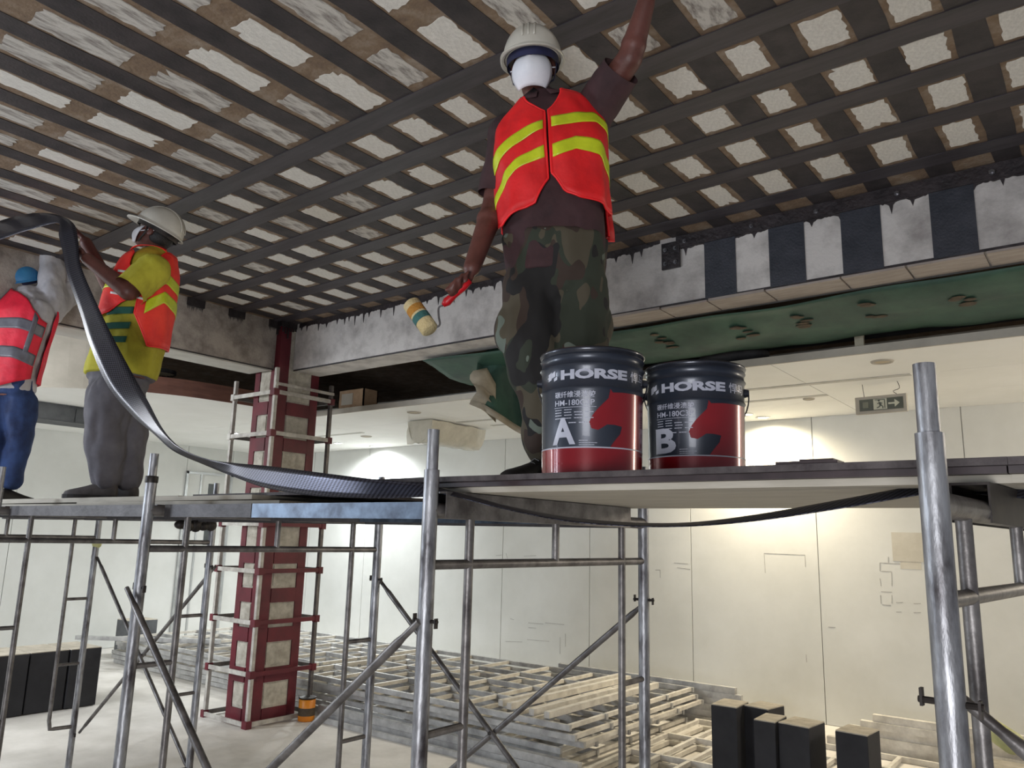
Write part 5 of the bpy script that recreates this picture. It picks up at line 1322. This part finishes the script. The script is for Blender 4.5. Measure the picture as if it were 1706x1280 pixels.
strip1(114, 248, [(114, 0.50), (150, 0.56), (248, 0.5)], [(114, 0.57), (150, 0.63), (248, 0.57)], 6, T2, 0.010, par=vest2)
strip1(116, 248, [(116, 0.36), (150, 0.44), (248, 0.38)], [(116, 0.43), (150, 0.51), (248, 0.45)], 6, T2, 0.010, par=vest2)
for tt in (0.46, 0.60): strap('side_tie', [T2.S(u, tt-0.0006*(u-66), 0.03) for u in urange(66, 116, 8)], 0.014, 'white', vest2, Vector((0, 0, 1)))
for i, tt in enumerate((0.42, 0.345, 0.27, 0.195)): strip1(66, 100, [(66, tt), (100, tt+0.012)], [(66, tt+0.034), (100, tt+0.046)], 9, T2, 0.0, 0.016, 'greenprint', p2, 'shirt_print', 10)
mb = MB(); T2.solid(mb, -0.01, 0.0, 0.12, 6)
for hp_, kn, an in ((w2(185, 655, -0.08), w2(174, 725, -0.09), w2(176, 795, -0.08)), (w2(208, 655, 0.08), w2(213, 722, 0.05), w2(210, 797, 0.05))):
    mb.chain([hp_, hp_.lerp(kn, .5), kn, kn.lerp(an, .5), an], [0.125, 0.118, 0.108, 0.100, 0.084], 18)
mb.ell(w2(197, 640), (0.15, 0.16, 0.10))
put('trousers', remeshed(mb, 'trousers', 0.011, p2.location, 4, noise_amp=0.021, noise_scale=0.11), 'greytrouser', p2)
for (px, dd) in ((178, -0.08), (214, 0.05)):
    a = w2(px, 800, dd); dt = rot_about(F2, Vector((0, 0, 1)), 6 if dd < 0 else -4); shoe(p2, Vector((a.x, a.y, ZP2))-dt*0.06, dt, 'shoegrey', 0.27, False)

# ---------------------------------------------------------------- worker in jeans seen from behind
D3 = 5.75
def w3(px, py, dd=0.0): return at(px, py, D3+dd)
p3 = thing('person', 'person in jeans and red vest with grey stripes seen from behind at far left', 'person', (w3(12, 830).x, w3(12, 830).y, ZP2))
F3 = rot_about(HEAD, Vector((0, 0, 1)), -14); R3 = rot_about(RTH, Vector((0, 0, 1)), -14)
T3 = Torso([(w3(14, 662), 0.175, 0.13, R3, F3), (w3(18, 628), 0.185, 0.135, R3, F3), (w3(26, 592), 0.195, 0.135, R3, F3), (w3(36, 555), 0.21, 0.135, R3, F3), (w3(44, 522), 0.215, 0.13, R3, F3), (w3(48, 500, 0.03), 0.17, 0.11, R3, F3), (w3(48, 486, 0.05), 0.09, 0.08, R3, F3), (w3(47, 478, 0.06), 0.06, 0.06, R3, F3)])
s3, e3, k3 = w3(86, 512, 0.06), w3(86, 444, 0.14), w3(77, 392, 0.12)
s4, e4, k4 = w3(84, 520, 0.10), w3(119, 482, 0.30), w3(106, 428, 0.26)
H3 = HeadF(w3(46, 474, 0.14), F3*0.9+Vector((0, 0, 0.5)), Vector((0, 0, 1)))
mb = MB(); head_shape(mb, H3, 0.96); mb.chain([w3(47, 488, 0.06), H3.P(0, 0.02, -0.05)], [0.058, 0.052]); T3.solid(mb, -0.03, 0, 0.98, 12)
mb.chain([s3, e3, k3], [0.05, 0.04, 0.03]); mb.chain([s4, e4, k4], [0.05, 0.04, 0.03])
for hp_, kn, an in ((w3(32, 668), w3(34, 735, 0.02), w3(20, 806, 0.04)), (w3(-6, 668), w3(-8, 735, 0.02), w3(-14, 806, 0.0))): mb.chain([hp_, kn, an], [0.085, 0.058, 0.04])
hand(mb, k3, Vector((0, 0, 1))-RTH*0.1, HEAD*0.5-RTH*0.5, -RTH-HEAD*0.3, [0.5, 0.5, 0.55, 0.6], 1.0)
hand(mb, k4, Vector((0, 0, 1))-RTH*0.2, -RTH, -HEAD, [0.9, 0.9, 0.9, 0.9], 1.0)
put('body', remeshed(mb, 'body', 0.009, p3.location, 4), 'skinpale', p3); eyes(p3, H3, 0.96)
hr = MB(); hr.ell(H3.P(0, 0.03, 0.012), (0.079, 0.088, 0.085), H3.R, 16, 10); part('hair', hr, 'hair', p3, smooth=True)
hm = part('blue_cap', MB().lathe([(0.001, 0.0), (0.004, 0.0)], H3.P(0, 0, 0.166), 6), 'bluecap', p3); helmet(hm, H3, mt='bluecap', k=0.98, brim=0.04, strap='navystrap')
gl = MB(); gl.ell(k4+Vector((0, 0, 0.05)), (0.045, 0.04, 0.06)); gl.ell(k4+Vector((0, 0, 0.09))-RTH*0.02, (0.04, 0.035, 0.035)); part('glove', gl, 'iron', p3, smooth=True)
mb = MB(); T3.solid(mb, 0.004, 0.05, 0.97, 20); mb.chain([s3, s3.lerp(e3, .5), e3, e3.lerp(k3, .55), k3], [0.105, 0.095, 0.085, 0.075, 0.062]); mb.chain([s4, s4.lerp(e4, .5), e4, e4.lerp(k4, .85)], [0.10, 0.10, 0.092, 0.07])
put('shirt', remeshed(mb, 'shirt', 0.012, p3.location, 4, noise_amp=0.016, noise_scale=0.09), 'greyshirt', p3)
vd = panel(T3, urange(95, 265, 36), lerpf([(95, 0.12), (180, 0.05), (265, 0.08)]), lerpf([(95, 0.48), (112, 0.50), (135, 0.56), (150, 0.66), (175, 0.76), (200, 0.84), (225, 0.88), (245, 0.80), (265, 0.56)]), 0.024, 20, 0.010, 4)
vest3 = cloth('vest', vd, 'vestpink', p3)
va = panel(T3, urange(-80, 80, 30), lerpf([(-80, 0.1), (80, 0.1)]), lerpf([(-80, 0.5), (-50, 0.84), (0, 0.6), (50, 0.84), (80, 0.5)]), 0.024, 14, 0.010, 4); cloth('front_panel', va, 'vestpink', vest3)
strip1(97, 263, [(97, 0.38), (150, 0.42), (263, 0.44)], [(97, 0.45), (150, 0.49), (263, 0.51)], 4, T3, 0.010, 0.0285, 'reflexgrey', vest3)
strip1(97, 263, [(97, 0.20), (150, 0.24), (263, 0.26)], [(97, 0.27), (150, 0.31), (263, 0.33)], 4, T3, 0.010, 0.0285, 'reflexgrey', vest3)
strip1(204, 216, [(204, 0.5), (216, 0.5)], [(204, 0.83), (216, 0.84)], 4, T3, 0.010, 0.0285, 'reflexgrey', vest3, n=4)
strip1(118, 130, [(118, 0.28), (130, 0.28)], [(118, 0.50), (130, 0.54)], 4, T3, 0.010, 0.0285, 'reflexgrey', vest3, n=4)
mb = MB(); T3.solid(mb, -0.004, 0.0, 0.16, 6)
for hp_, kn, an in ((w3(34, 672), w3(34, 735, 0.0), w3(20, 800, 0.04)), (w3(-6, 672), w3(-8, 735, 0.0), w3(-14, 800, 0.0))): mb.chain([hp_, hp_.lerp(kn, .5), kn, kn.lerp(an, .5), an], [0.112, 0.102, 0.085, 0.078, 0.075], 16)
put('trousers', remeshed(mb, 'trousers', 0.012, p3.location, 4, noise_amp=0.013, noise_scale=0.10), 'denim', p3)
for px, dd in ((20, 0.04), (-14, 0.0)):
    a = w3(px, 806, dd); dt = rot_about(F3, Vector((0, 0, 1)), -20 if px > 0 else 20); shoe(p3, Vector((a.x, a.y, ZP2))-dt*0.08, dt, 'shoeblack', 0.27, False)

bpy.data.scenes.remove(WS)
